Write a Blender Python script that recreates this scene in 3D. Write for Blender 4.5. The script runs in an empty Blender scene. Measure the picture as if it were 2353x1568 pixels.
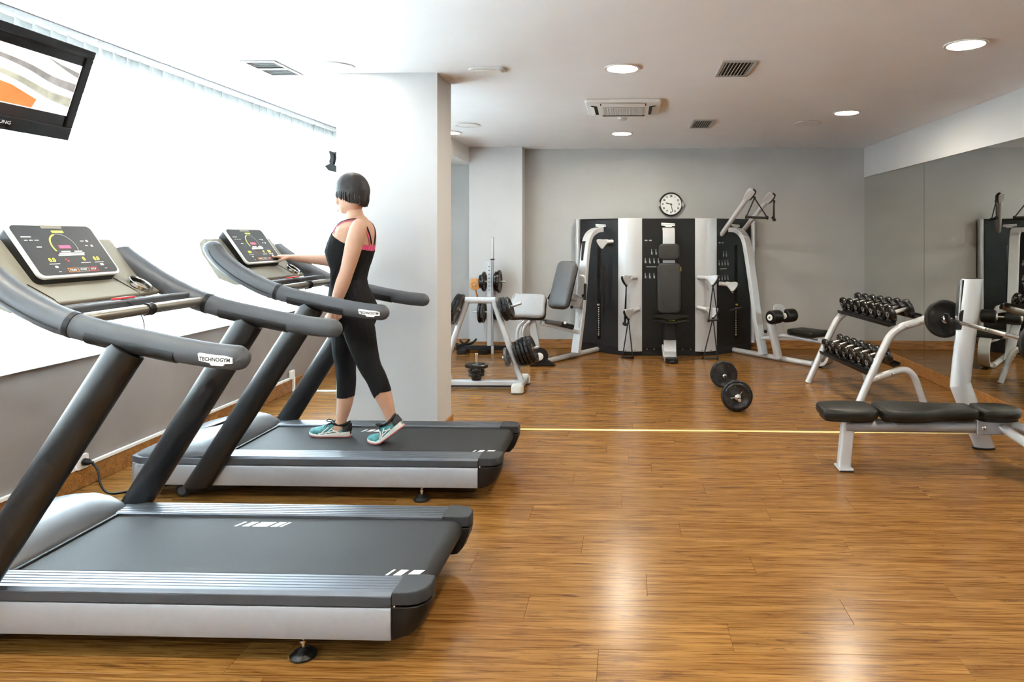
import bpy, bmesh, math, random
from mathutils import Vector, Matrix

random.seed(7)
S = bpy.context.scene
C = S.collection
PI = math.pi

# ------------------------------------------------------------------ camera, world, exposure
FPX, PX, PY, EYE = 1550.0, 1395.0, 545.0, 1.5          # focal length and principal point in pixels of 2353x1568, eye height
YAW = math.atan(48.0 / FPX)
cam_d = bpy.data.cameras.new('camera')
cam = bpy.data.objects.new('camera', cam_d)
C.objects.link(cam)
cam.location = (0, 0, EYE)
cam.rotation_euler = (PI / 2, 0, YAW)
cam_d.sensor_width = 36.0
cam_d.sensor_fit = 'HORIZONTAL'
cam_d.lens = FPX / 2353.0 * 36.0
cam_d.shift_x = (2353 / 2 - PX) / 2353.0
cam_d.shift_y = (PY - 1568 / 2) / 2353.0
cam_d.clip_start = 0.05
S.camera = cam

W = bpy.data.worlds.new('overcast_sky')
S.world = W
W.use_nodes = True
bg = W.node_tree.nodes['Background']
bg.inputs[0].default_value = (0.76, 0.89, 1.0, 1)
bg.inputs[1].default_value = 12.0

S.view_settings.view_transform = 'Standard'
S.view_settings.look = 'None'
S.view_settings.gamma = 1.0
S.view_settings.use_curve_mapping = False
S.view_settings.exposure = 2.12
cy = S.cycles
cy.use_denoising = True
try:
    cy.denoiser = 'OPENIMAGEDENOISE'
except Exception:
    pass
cy.max_bounces = 9
cy.diffuse_bounces = 5
cy.use_adaptive_sampling = True
cy.adaptive_threshold = 0.03
cy.glossy_bounces = 4
cy.transmission_bounces = 5
cy.transparent_max_bounces = 8
cy.sample_clamp_indirect = 8.0
cy.caustics_reflective = False
cy.caustics_refractive = False
cy.blur_glossy = 0.5

_F = (-math.sin(YAW), math.cos(YAW))
_R = (math.cos(YAW), math.sin(YAW))
def at(u, v, y):
    """point of the place seen at photo position (u, v), standing at distance y into the room"""
    xc, zc = (u - PX) / FPX, (PY - v) / FPX
    d = (_F[0] + _R[0] * xc, _F[1] + _R[1] * xc, zc)
    t = y / d[1]
    return Vector((d[0] * t, y, EYE + d[2] * t))

# ------------------------------------------------------------------ materials
MATS = {}
def mat(name, col, rough=0.5, metal=0.0, var=0.05, scale=30.0, bump=0.0, bscale=200.0, coat=0.0, spec=0.5, emit=0.0, rvar=0.0, sheen=0.0):
    m = bpy.data.materials.new(name)
    m.use_nodes = True
    nt = m.node_tree
    b = nt.nodes['Principled BSDF']
    b.inputs['Roughness'].default_value = rough
    b.inputs['Metallic'].default_value = metal
    b.inputs['Specular IOR Level'].default_value = spec
    if coat:
        b.inputs['Coat Weight'].default_value = coat
        b.inputs['Coat Roughness'].default_value = 0.15
    if sheen:
        b.inputs['Sheen Weight'].default_value = sheen
    tc = nt.nodes.new('ShaderNodeTexCoord')
    nz = nt.nodes.new('ShaderNodeTexNoise')
    nz.inputs['Scale'].default_value = scale
    nz.inputs['Detail'].default_value = 3
    nt.links.new(tc.outputs['Object'], nz.inputs['Vector'])
    rp = nt.nodes.new('ShaderNodeValToRGB')
    c = Vector(col[:3])
    lo, hi = c * (1 - var), c * (1 + var)
    rp.color_ramp.elements[0].position = 0.3
    rp.color_ramp.elements[1].position = 0.7
    rp.color_ramp.elements[0].color = (lo[0], lo[1], lo[2], 1)
    rp.color_ramp.elements[1].color = (min(hi[0], 1), min(hi[1], 1), min(hi[2], 1), 1)
    nt.links.new(nz.outputs['Fac'], rp.inputs['Fac'])
    nt.links.new(rp.outputs['Color'], b.inputs['Base Color'])
    if emit:
        nt.links.new(rp.outputs['Color'], b.inputs['Emission Color'])
        b.inputs['Emission Strength'].default_value = emit
    if rvar:
        mr = nt.nodes.new('ShaderNodeMapRange')
        mr.inputs['To Min'].default_value = max(0.02, rough - rvar)
        mr.inputs['To Max'].default_value = rough + rvar
        nt.links.new(nz.outputs['Fac'], mr.inputs['Value'])
        nt.links.new(mr.outputs['Result'], b.inputs['Roughness'])
    if bump:
        n2 = nt.nodes.new('ShaderNodeTexNoise')
        n2.inputs['Scale'].default_value = bscale
        n2.inputs['Detail'].default_value = 2
        nt.links.new(tc.outputs['Object'], n2.inputs['Vector'])
        bp = nt.nodes.new('ShaderNodeBump')
        bp.inputs['Strength'].default_value = bump
        bp.inputs['Distance'].default_value = 0.004
        nt.links.new(n2.outputs['Fac'], bp.inputs['Height'])
        nt.links.new(bp.outputs['Normal'], b.inputs['Normal'])
    MATS[name] = m
    return m

def wood_mat(name, light, mid, dark, rough, sx, sy, coat=0.0, base=False, spec=0.5):
    """laminate: grain runs along the object's x axis"""
    m = bpy.data.materials.new(name)
    m.use_nodes = True
    nt = m.node_tree
    N, Lk = nt.nodes, nt.links
    b = N['Principled BSDF']
    tc = N.new('ShaderNodeTexCoord')
    oi = N.new('ShaderNodeObjectInfo')
    off = N.new('ShaderNodeVectorMath'); off.operation = 'SCALE'
    off.inputs[0].default_value = (37.0, 19.0, 11.0)
    Lk.new(oi.outputs['Random'], off.inputs['Scale'])
    ad = N.new('ShaderNodeVectorMath'); ad.operation = 'ADD'
    Lk.new(tc.outputs['Object'], ad.inputs[0]); Lk.new(off.outputs[0], ad.inputs[1])
    def noise(scale, detail, mx, my, dist=0.0, rough_=0.55):
        mp = N.new('ShaderNodeMapping')
        mp.inputs['Scale'].default_value = (mx, my, my)
        Lk.new(ad.outputs[0], mp.inputs['Vector'])
        n = N.new('ShaderNodeTexNoise')
        n.inputs['Scale'].default_value = scale
        n.inputs['Detail'].default_value = detail
        n.inputs['Roughness'].default_value = rough_
        n.inputs['Distortion'].default_value = dist
        Lk.new(mp.outputs[0], n.inputs['Vector'])
        return n
    g = noise(1.0, 5, sx, sy, 0.6)                 # broad grain
    f = noise(1.0, 4, sx * 2.8, sy * 5.5, 0.3)     # fine streaks
    k = noise(1.0, 6, sx * 2.0, sy * 0.9, 1.6, 0.65)     # knots and dark flecks
    r1 = N.new('ShaderNodeValToRGB')
    e = r1.color_ramp.elements
    e[0].position, e[0].color = 0.32, (*mid, 1)
    e[1].position, e[1].color = 0.66, (*light, 1)
    Lk.new(g.outputs['Fac'], r1.inputs['Fac'])
    r2 = N.new('ShaderNodeValToRGB')
    e = r2.color_ramp.elements
    e[0].position, e[0].color = 0.36, (0.40, 0.29, 0.21, 1)
    e[1].position, e[1].color = 0.52, (1, 1, 1, 1)
    Lk.new(f.outputs['Fac'], r2.inputs['Fac'])
    mul = N.new('ShaderNodeMix'); mul.data_type = 'RGBA'; mul.blend_type = 'MULTIPLY'
    mul.inputs['Factor'].default_value = 0.8
    Lk.new(r1.outputs[0], mul.inputs['A']); Lk.new(r2.outputs[0], mul.inputs['B'])
    r3 = N.new('ShaderNodeValToRGB')
    e = r3.color_ramp.elements
    e[0].position, e[0].color = 0.575, (0, 0, 0, 1)
    e[1].position, e[1].color = 0.72, (0.85, 0.85, 0.85, 1)
    Lk.new(k.outputs['Fac'], r3.inputs['Fac'])
    mx2 = N.new('ShaderNodeMix'); mx2.data_type = 'RGBA'
    Lk.new(r3.outputs[0], mx2.inputs['Factor'])
    Lk.new(mul.outputs['Result'], mx2.inputs['A'])
    mx2.inputs['B'].default_value = (*dark, 1)
    # tone of each plank
    hs = N.new('ShaderNodeHueSaturation')
    mr = N.new('ShaderNodeMapRange')
    mr.inputs['To Min'].default_value = 0.95; mr.inputs['To Max'].default_value = 1.06
    Lk.new(oi.outputs['Random'], mr.inputs['Value'])
    Lk.new(mr.outputs[0], hs.inputs['Value'])
    Lk.new(mx2.outputs['Result'], hs.inputs['Color'])
    Lk.new(hs.outputs[0], b.inputs['Base Color'])
    b.inputs['Roughness'].default_value = rough
    b.inputs['Specular IOR Level'].default_value = spec
    if coat:
        b.inputs['Coat Weight'].default_value = coat
        b.inputs['Coat Roughness'].default_value = 0.12
    bp = N.new('ShaderNodeBump')
    bp.inputs['Strength'].default_value = 0.12
    bp.inputs['Distance'].default_value = 0.002
    Lk.new(f.outputs['Fac'], bp.inputs['Height'])
    Lk.new(bp.outputs[0], b.inputs['Normal'])
    MATS[name] = m
    return m

M = {}
M['floor'] = wood_mat('laminate_oak', (0.300, 0.150, 0.040), (0.192, 0.082, 0.018), (0.055, 0.021, 0.008), 0.225, 1.7, 26.0, spec=0.26)
M['base'] = wood_mat('baseboard_wood', (0.44, 0.21, 0.06), (0.31, 0.13, 0.035), (0.15, 0.06, 0.02), 0.35, 2.0, 18.0)
M['gap'] = mat('dark_joint', (0.10, 0.05, 0.025), 0.8)
M['ceiling'] = mat('ceiling_paint', (0.845, 0.855, 0.88), 0.9, var=0.012, scale=3, bump=0.05, bscale=60)
M['wall_grey'] = mat('grey_wall_paint', (0.455, 0.45, 0.44), 0.85, var=0.03, scale=2.5, bump=0.06, bscale=90)
M['wall_light'] = mat('light_grey_wall_paint', (0.57, 0.565, 0.57), 0.85, var=0.02, scale=2.5, bump=0.06, bscale=90)
M['wall_taupe'] = mat('taupe_wall_paint', (0.285, 0.255, 0.245), 0.85, var=0.04, scale=4, bump=0.10, bscale=70)
M['white'] = mat('white_paint', (0.82, 0.82, 0.81), 0.5, var=0.015)
M['white_pl'] = mat('white_plastic', (0.80, 0.79, 0.77), 0.4, var=0.015)
M['off_pl'] = mat('off_white_plastic', (0.62, 0.61, 0.58), 0.45, var=0.02)
M['vent_grey'] = mat('grey_vent_enamel', (0.40, 0.39, 0.37), 0.5, var=0.02)
M['hollow_shade'] = mat('hollow_shade', (0.018, 0.017, 0.016), 0.8)  # near-black puts the shade inside uncut ceiling hollows into the colour
M['brass'] = mat('brass_strip', (0.85, 0.68, 0.30), 0.35, 0.35, var=0.03)
M['silver'] = mat('silver_paint', (0.53, 0.535, 0.55), 0.36, 0.25, var=0.015, coat=0.2)
M['silver2'] = mat('satin_silver', (0.36, 0.365, 0.385), 0.42, 0.45, var=0.02)
M['cover'] = mat('grey_shell', (0.115, 0.118, 0.125), 0.40, 0.3, var=0.02)
M['cap'] = mat('charcoal_cap', (0.028, 0.030, 0.033), 0.5, spec=0.35, var=0.05, scale=200, bump=0.08, bscale=900)
M['skirt'] = mat('slate_strip', (0.045, 0.050, 0.058), 0.45, var=0.04)
M['alu'] = mat('brushed_aluminium', (0.13, 0.138, 0.155), 0.46, 0.8, var=0.05, scale=8, rvar=0.08)
M['chrome'] = mat('chrome', (0.80, 0.80, 0.80), 0.12, 1.0, var=0.02)
M['steel'] = mat('worn_steel', (0.55, 0.54, 0.53), 0.28, 1.0, var=0.08)
M['grey_pl'] = mat('grey_plastic', (0.075, 0.081, 0.093), 0.42, var=0.04, scale=200, bump=0.08, bscale=900)
M['grip'] = mat('dark_grip', (0.062, 0.067, 0.077), 0.55, var=0.05, scale=300, bump=0.15, bscale=900)
M['post'] = mat('black_satin_post', (0.010, 0.0105, 0.012), 0.30, spec=0.45, var=0.05)
M['black'] = mat('black_plastic', (0.009, 0.009, 0.010), 0.45, spec=0.3, var=0.1)
M['gloss_black'] = mat('gloss_black', (0.010, 0.010, 0.011), 0.16, var=0.1)
M['rubber'] = mat('black_rubber', (0.010, 0.010, 0.010), 0.4, spec=0.35, var=0.15, scale=60)
M['iron'] = mat('black_iron', (0.012, 0.012, 0.013), 0.26, var=0.15, scale=40, rvar=0.06)
M['leather'] = mat('black_leatherette', (0.011, 0.0112, 0.009), 0.36, spec=0.3, var=0.08, bump=0.12, bscale=700)
M['leather_gr'] = mat('charcoal_leatherette', (0.035, 0.035, 0.034), 0.5, spec=0.35, var=0.05, bump=0.12, bscale=700)
M['pad_grey'] = mat('grey_pad', (0.10, 0.104, 0.112), 0.36, var=0.04, bump=0.08, bscale=500)
M['pad_light'] = mat('light_grey_pad', (0.36, 0.37, 0.39), 0.4, var=0.03, bump=0.05, bscale=500)
M['belt'] = mat('belt_fabric', (0.028, 0.0292, 0.031), 0.62, spec=0.25, var=0.12, scale=500, bump=0.5, bscale=800)
M['beige'] = mat('warm_grey_shell', (0.26, 0.245, 0.20), 0.5, var=0.04, scale=400, bump=0.1, bscale=900)
M['bar'] = mat('handle_metal', (0.30, 0.285, 0.25), 0.3, 0.8, var=0.05)
M['panel_black'] = mat('machine_black', (0.009, 0.009, 0.009), 0.32, spec=0.3, var=0.05)
M['panel_char'] = mat('machine_charcoal', (0.020, 0.022, 0.025), 0.30, spec=0.45, var=0.05)
M['console'] = mat('console_face', (0.035, 0.036, 0.040), 0.4, spec=0.3, var=0.05)
M['print_w'] = mat('white_print', (0.78, 0.78, 0.76), 0.5, var=0.02)
M['print_g'] = mat('grey_print', (0.35, 0.35, 0.35), 0.5, var=0.02)
M['print_k'] = mat('black_print', (0.02, 0.02, 0.02), 0.5, var=0.05)
M['led_y'] = mat('yellow_display', (0.85, 0.75, 0.05), 0.4, emit=0.4, var=0.03)
M['led_r'] = mat('red_display', (0.75, 0.05, 0.12), 0.4, emit=0.35, var=0.03)
M['led_g'] = mat('lime_scale', (0.55, 0.60, 0.08), 0.4, emit=0.15, var=0.03)
M['red'] = mat('red_plastic', (0.65, 0.03, 0.04), 0.4, var=0.05)
M['orange_pl'] = mat('orange_print', (0.80, 0.28, 0.05), 0.4, var=0.05)
M['yellow'] = mat('yellow_mark', (0.75, 0.60, 0.05), 0.4, var=0.05)
M['orange'] = mat('tan_leather', (0.58, 0.25, 0.06), 0.55, var=0.1, bump=0.1)
M['skin'] = mat('skin', (0.52, 0.30, 0.205), 0.5, var=0.04, scale=25, bump=0.03, bscale=300)
M['skin'].node_tree.nodes['Principled BSDF'].inputs['Subsurface Weight'].default_value = 0.15
M['skin'].node_tree.nodes['Principled BSDF'].inputs['Subsurface Radius'].default_value = (0.02, 0.008, 0.004)
M['hair'] = mat('dark_brown_hair', (0.014, 0.009, 0.009), 0.55, var=0.5, scale=60, bump=0.35, bscale=220)
M['cloth'] = mat('black_jersey', (0.006, 0.006, 0.007), 0.8, spec=0.2, var=0.15, scale=15, bump=0.2, bscale=300)
M['pink'] = mat('pink_fabric', (0.65, 0.07, 0.20), 0.6, var=0.12, scale=50)
M['teal'] = mat('teal_mesh', (0.035, 0.19, 0.20), 0.6, var=0.4, scale=60, bump=0.3, bscale=500)
M['sole'] = mat('white_foam', (0.62, 0.61, 0.57), 0.6, var=0.04)
M['coral'] = mat('coral_rubber', (0.65, 0.14, 0.14), 0.6, var=0.06)
M['lip'] = mat('lip', (0.55, 0.20, 0.18), 0.45, var=0.05)
M['eye'] = mat('eye_white', (0.80, 0.79, 0.78), 0.2, var=0.02)
M['iris'] = mat('brown_iris', (0.05, 0.03, 0.02), 0.2, var=0.1)
M['lamp'] = mat('lamp_diffuser', (1.0, 0.91, 0.74), 0.5, var=0.0, emit=72.0)
M['lamp_dim'] = mat('soft_lamp_diffuser', (1.0, 0.91, 0.74), 0.5, var=0.0, emit=16.0)
M['clockface'] = mat('clock_face', (0.82, 0.82, 0.80), 0.4, var=0.01)
M['tv_white'] = mat('screen_white', (0.60, 0.575, 0.575), 0.3, var=0.05, scale=6, emit=0.30)
M['tv_grey'] = mat('screen_grey', (0.26, 0.25, 0.24), 0.3, var=0.35, scale=14, emit=0.22)
M['tv_green'] = mat('screen_green', (0.34, 0.34, 0.27), 0.3, var=0.3, scale=14, emit=0.25)
M['tv_orange'] = mat('screen_orange', (0.55, 0.20, 0.055), 0.3, var=0.15, scale=7, emit=0.22)

def special():
    m = bpy.data.materials.new('blind_fabric'); m.use_nodes = True          # translucent slats
    nt = m.node_tree; nt.nodes.remove(nt.nodes['Principled BSDF'])
    o = nt.nodes['Material Output']
    tc = nt.nodes.new('ShaderNodeTexCoord')
    nz = nt.nodes.new('ShaderNodeTexNoise'); nz.inputs['Scale'].default_value = 60
    nt.links.new(tc.outputs['Object'], nz.inputs['Vector'])
    rp = nt.nodes.new('ShaderNodeValToRGB')
    rp.color_ramp.elements[0].color = (0.80, 0.80, 0.79, 1); rp.color_ramp.elements[1].color = (0.88, 0.88, 0.87, 1)
    nt.links.new(nz.outputs['Fac'], rp.inputs['Fac'])
    d = nt.nodes.new('ShaderNodeBsdfDiffuse'); t = nt.nodes.new('ShaderNodeBsdfTranslucent')
    nt.links.new(rp.outputs[0], d.inputs['Color']); nt.links.new(rp.outputs[0], t.inputs['Color'])
    mx = nt.nodes.new('ShaderNodeMixShader'); mx.inputs[0].default_value = 0.45
    nt.links.new(d.outputs[0], mx.inputs[1]); nt.links.new(t.outputs[0], mx.inputs[2])
    nt.links.new(mx.outputs[0], o.inputs['Surface'])
    M['blind'] = m
    m = bpy.data.materials.new('window_glass'); m.use_nodes = True
    nt = m.node_tree; nt.nodes.remove(nt.nodes['Principled BSDF'])
    o = nt.nodes['Material Output']
    a = nt.nodes.new('ShaderNodeBsdfTransparent'); a.inputs[0].default_value = (0.94, 0.96, 0.95, 1)
    g = nt.nodes.new('ShaderNodeBsdfGlossy'); g.inputs['Roughness'].default_value = 0.02
    mx = nt.nodes.new('ShaderNodeMixShader'); mx.inputs[0].default_value = 0.06
    nt.links.new(a.outputs[0], mx.inputs[1]); nt.links.new(g.outputs[0], mx.inputs[2])
    nt.links.new(mx.outputs[0], o.inputs['Surface'])
    M['glass'] = m
    m = bpy.data.materials.new('mirror_glass'); m.use_nodes = True
    b = m.node_tree.nodes['Principled BSDF']
    b.inputs['Base Color'].default_value = (0.82, 0.84, 0.80, 1)
    b.inputs['Metallic'].default_value = 1.0; b.inputs['Roughness'].default_value = 0.012
    M['mirror'] = m
special()

# ------------------------------------------------------------------ mesh helpers
def V(*a):
    return Vector(a)

def crv(pts, n=6, closed=False):
    """Catmull-Rom through the points (any dimension)"""
    P = [list(p) for p in pts]
    out = []
    L = len(P)
    rng = range(L) if closed else range(L - 1)
    for i in rng:
        if closed:
            p0, p1, p2, p3 = P[(i - 1) % L], P[i], P[(i + 1) % L], P[(i + 2) % L]
        else:
            p1, p2 = P[i], P[i + 1]
            p0 = P[i - 1] if i > 0 else [2 * a - b for a, b in zip(p1, p2)]
            p3 = P[i + 2] if i + 2 < L else [2 * b - a for a, b in zip(p1, p2)]
        for k in range(n):
            t = k / n
            out.append([0.5 * (2 * b + (c - a) * t + (2 * a - 5 * b + 4 * c - d) * t * t + (3 * b - a - 3 * c + d) * t ** 3)
                        for a, b, c, d in zip(p0, p1, p2, p3)])
    if not closed:
        out.append(P[-1])
    return out

def rrect(w, h, r, n=5):
    """rounded rectangle outline, counter-clockwise, centred"""
    pts = []
    for cx, cy, a0 in ((w / 2 - r, h / 2 - r, 0), (-w / 2 + r, h / 2 - r, 90), (-w / 2 + r, -h / 2 + r, 180), (w / 2 - r, -h / 2 + r, 270)):
        for k in range(n + 1):
            a = math.radians(a0 + 90 * k / n)
            pts.append((cx + r * math.cos(a), cy + r * math.sin(a)))
    return pts

class MB:
    def __init__(s):
        s.v, s.f, s.mi, s.cur = [], [], [], 0
    def add(s, vs, fs):
        o = len(s.v)
        s.v += [Vector(v) for v in vs]
        s.f += [tuple(i + o for i in f) for f in fs]
        s.mi += [s.cur] * len(fs)
        return s
    def box(s, x0, x1, y0, y1, z0, z1):
        return s.add([(x, y, z) for x in (x0, x1) for y in (y0, y1) for z in (z0, z1)],
                     [(0, 1, 3, 2), (4, 6, 7, 5), (0, 4, 5, 1), (2, 3, 7, 6), (0, 2, 6, 4), (1, 5, 7, 3)])
    def obox(s, c, ax, ay, az, sx, sy, sz):
        c, ax, ay, az = Vector(c), Vector(ax).normalized(), Vector(ay).normalized(), Vector(az).normalized()
        return s.add([c + ax * (i * sx / 2) + ay * (j * sy / 2) + az * (k * sz / 2) for i in (-1, 1) for j in (-1, 1) for k in (-1, 1)],
                     [(0, 1, 3, 2), (4, 6, 7, 5), (0, 4, 5, 1), (2, 3, 7, 6), (0, 2, 6, 4), (1, 5, 7, 3)])
    def beam(s, p0, p1, w, h, up=(0, 0, 1)):
        p0, p1 = Vector(p0), Vector(p1)
        d = (p1 - p0)
        z = d.normalized()
        x = z.cross(Vector(up))
        if x.length < 1e-4:
            x = z.cross(Vector((0, 1, 0)))
        x.normalize(); y = x.cross(z)
        return s.obox((p0 + p1) / 2, x, y, z, w, h, d.length)
    def loft(s, rings, closed=True, cap=True):
        n = len(rings[0])
        vs = [p for r in rings for p in r]
        fs = []
        for i in range(len(rings) - 1):
            for j in range(n if closed else n - 1):
                k = (j + 1) % n
                fs.append((i * n + j, i * n + k, (i + 1) * n + k, (i + 1) * n + j))
        if cap and closed:
            fs.append(tuple(range(n))[::-1])
            fs.append(tuple(range((len(rings) - 1) * n, len(rings) * n)))
        return s.add(vs, fs)
    def tube(s, pts, r, n=14, ref=None, ell=None, cap=True, closed=False, prof=None):
        """r scalar or list; ell = (a, b) semi-axes along side / ref ; prof = 2d outline scaled by r"""
        P = [Vector(p) for p in pts]
        L = len(P)
        rs = r if isinstance(r, (list, tuple)) else [r] * L
        rings = []
        up = Vector(ref) if ref is not None else None
        prev = None
        for i in range(L):
            if closed:
                t = (P[(i + 1) % L] - P[i - 1]).normalized()
            else:
                t = (P[min(i + 1, L - 1)] - P[max(i - 1, 0)]).normalized()
            if up is not None:
                a = t.cross(up)
                if a.length < 1e-5:
                    a = t.orthogonal()
                a.normalize()
            else:
                if prev is None:
                    a = t.orthogonal().normalized()
                else:
                    a = prev - t * prev.dot(t)
                    a.normalize()
                prev = a
            b = a.cross(t).normalized()
            if prof:
                rings.append([P[i] + a * (q[0] * rs[i]) + b * (q[1] * rs[i]) for q in prof])
            else:
                ea, eb = ell if ell else (1, 1)
                rings.append([P[i] + a * (math.cos(2 * PI * k / n) * rs[i] * ea) + b * (math.sin(2 * PI * k / n) * rs[i] * eb) for k in range(n)])
        if closed:
            rings.append(rings[0])
            return s.loft(rings, True, False)
        return s.loft(rings, True, cap)
    def cyl(s, p0, p1, r0, r1=None, n=16):
        return s.tube([p0, p1], [r0, r0 if r1 is None else r1], n)
    def rod(s, p0, p1, r, e=0.004, n=16):
        """cylinder with softened ends"""
        p0, p1 = Vector(p0), Vector(p1)
        d = (p1 - p0).normalized()
        return s.tube([p0, p0 + d * e, p1 - d * e, p1], [max(r - e, r * .3), r, r, max(r - e, r * .3)], n)
    def lathe(s, prof, n=24, o=(0, 0, 0), axis=(0, 0, 1)):
        """prof [(r, h)] along axis"""
        o = Vector(o); z = Vector(axis).normalized(); x = z.orthogonal().normalized(); y = z.cross(x)
        rings = [[o + z * h + (x * math.cos(2 * PI * k / n) + y * math.sin(2 * PI * k / n)) * r for k in range(n)] for r, h in prof]
        return s.loft(rings, True, True)
    def prism(s, poly, o, ax, ay, d):
        """polygon in the plane (ax, ay) at o, extruded by vector d"""
        o, ax, ay, d = Vector(o), Vector(ax), Vector(ay), Vector(d)
        a = [o + ax * p[0] + ay * p[1] for p in poly]
        b = [q + d for q in a]
        return s.loft([a, b])
    def pad(s, outline, o, ax, ay, th, e=0.02, n=3):
        """cushion: outline in (ax, ay), thickness th along ax x ay, rounded edges"""
        o, ax, ay = Vector(o), Vector(ax).normalized(), Vector(ay).normalized()
        nz = ax.cross(ay)
        cx = sum(p[0] for p in outline) / len(outline); cyy = sum(p[1] for p in outline) / len(outline)
        def ring(ins, h):
            out = []
            L = len(outline)
            for i, p in enumerate(outline):
                a, b = outline[i - 1], outline[(i + 1) % L]
                t = Vector((b[0] - a[0], b[1] - a[1])).normalized()
                q = (p[0] - t[1] * ins, p[1] + t[0] * ins)
                out.append(o + ax * q[0] + ay * q[1] + nz * h)
            return out
        rings = []
        for k in range(n + 1):
            a = PI / 2 * k / n
            rings.append(ring(e * (1 - math.sin(a)), e * (1 - math.cos(a))))
        for k in range(n + 1):
            a = PI / 2 * k / n
            rings.append(ring(e * (1 - math.cos(a)), th - e * (1 - math.sin(a))))
        return s.loft(rings)
    def ball(s, c, r, n=14, m=8):
        c = Vector(c)
        rr = r if isinstance(r, (tuple, list)) else (r, r, r)
        rings = []
        for i in range(m + 1):
            t = PI * i / m
            k = max(math.sin(t), 0.02)
            rings.append([c + Vector((rr[0] * k * math.cos(2 * PI * j / n), rr[1] * k * math.sin(2 * PI * j / n), -rr[2] * math.cos(t))) for j in range(n)])
        return s.loft(rings)
    def mesh(s, name, off=(0, 0, 0), angle=35, fix=True):
        me = bpy.data.meshes.new(name)
        o = Vector(off)
        me.from_pydata([v - o for v in s.v], [], s.f)
        if fix:
            bm = bmesh.new(); bm.from_mesh(me)
            bmesh.ops.recalc_face_normals(bm, faces=bm.faces)
            bm.to_mesh(me); bm.free()
        for p, i in zip(me.polygons, s.mi):
            p.use_smooth = True
            p.material_index = i
        me.set_sharp_from_angle(angle=math.radians(angle))
        return me

ORG = {}
def obj(name, mb, mats, parent=None, angle=35, bevel=0.0, loc=None, fix=True):
    """links ONE mesh object; under a parent the world coordinates are taken relative to the thing's base"""
    off = ORG.get(parent.name, V(0, 0, 0)) if parent is not None else (Vector(loc) if loc is not None else V(0, 0, 0))
    me = mb.mesh(name, off, angle, fix)
    for m in (mats if isinstance(mats, (list, tuple)) else [mats]):
        me.materials.append(M[m] if isinstance(m, str) else m)
    o = bpy.data.objects.new(name, me)
    C.objects.link(o)
    if parent is not None:
        o.parent = parent
        ORG[o.name] = off
    else:
        o.location = off
        ORG[o.name] = Vector(off)
    if bevel:
        b = o.modifiers.new('soft_edge', 'BEVEL')
        b.width = bevel; b.segments = 2; b.limit_method = 'ANGLE'; b.angle_limit = math.radians(40)
        b.harden_normals = True
    return o

def tag(o, label, cat, group=None):
    o['label'] = label; o['category'] = cat
    if group:
        o['group'] = group
    return o

def thing(name, label, cat, loc=(0, 0, 0), group=None, rz=0.0, local=False):
    o = bpy.data.objects.new(name, None)
    o.empty_display_size = 0.1
    C.objects.link(o)
    o.location = loc
    o.rotation_euler = (0, 0, rz)
    ORG[o.name] = V(0, 0, 0) if local else Vector(loc)
    return tag(o, label, cat, group)

def struct(name, mb, mats, angle=35, bevel=0.0):
    o = obj(name, mb, mats, None, angle, bevel)
    o['kind'] = 'structure'
    return o

def copy_tree(o, parent=None):
    c = o.copy()
    C.objects.link(c)
    c.parent = parent
    for ch in o.children:
        copy_tree(ch, c)
    return c

def text_geo(body, size=1.0, shear=0.0, bold=0.0):
    cu = bpy.data.curves.new('lettering', 'FONT')
    cu.body = body; cu.size = size; cu.align_x = 'CENTER'; cu.align_y = 'CENTER'
    cu.shear = shear; cu.offset = bold; cu.resolution_u = 3
    o = bpy.data.objects.new('lettering', cu)
    C.objects.link(o)
    dg = bpy.context.evaluated_depsgraph_get()
    me = o.evaluated_get(dg).to_mesh()
    vs = [(v.co.x, v.co.y) for v in me.vertices]
    fs = [tuple(p.vertices) for p in me.polygons]
    o.evaluated_get(dg).to_mesh_clear()
    bpy.data.objects.remove(o); bpy.data.curves.remove(cu)
    return vs, fs

def put_text(mb, body, o, ax, ay, size, lift=0.0, shear=0.0, sx=1.0, bold=0.0):
    vs, fs = text_geo(body, size, shear, bold)
    o, ax, ay = Vector(o), Vector(ax).normalized(), Vector(ay).normalized()
    n = ax.cross(ay)
    mb.add([o + ax * (x * sx) + ay * y + n * lift for x, y in vs], fs)

def put_quad(mb, o, ax, ay, u0, v0, u1, v1, lift=0.0, th=0.0006):
    o, ax, ay = Vector(o), Vector(ax).normalized(), Vector(ay).normalized()
    n = ax.cross(ay)
    mb.prism([(u0, v0), (u1, v0), (u1, v1), (u0, v1)], o + n * lift, ax, ay, n * th)

# ================================================================== THE ROOM
XL, XR, YB, YF, HC = -3.27, 3.145, 9.1, -2.6, 2.69
# ---- floor: laminate planks laid across the room
fl = struct('floor', MB().box(XL - .15, XR + .15, YF - .1, YB + .1, -0.12, -0.014), 'gap')
PW, PL = 0.186, 1.285
plank_cache = {}
def plank_mesh(l, w):
    key = (round(l, 3), round(w, 3))
    if key not in plank_cache:
        g, e = 0.0004, 0.0009
        mb = MB()
        a = [(-l / 2 + g, -w / 2 + g), (l / 2 - g, -w / 2 + g), (l / 2 - g, w / 2 - g), (-l / 2 + g, w / 2 - g)]
        b = [(x - math.copysign(e, x), y - math.copysign(e, y)) for x, y in a]
        mb.loft([[(x, y, -0.014) for x, y in a], [(x, y, -0.0008) for x, y in a], [(x, y, 0) for x, y in b]])
        me = mb.mesh('plank', angle=20)
        me.materials.append(M['floor'])
        plank_cache[key] = me
    return plank_cache[key]
YSTRIP = 5.24
def rows(y0, y1):
    y = y0
    while y < y1 - 1e-6:
        w = min(PW, y1 - y)
        yield y, w
        y += w
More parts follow.
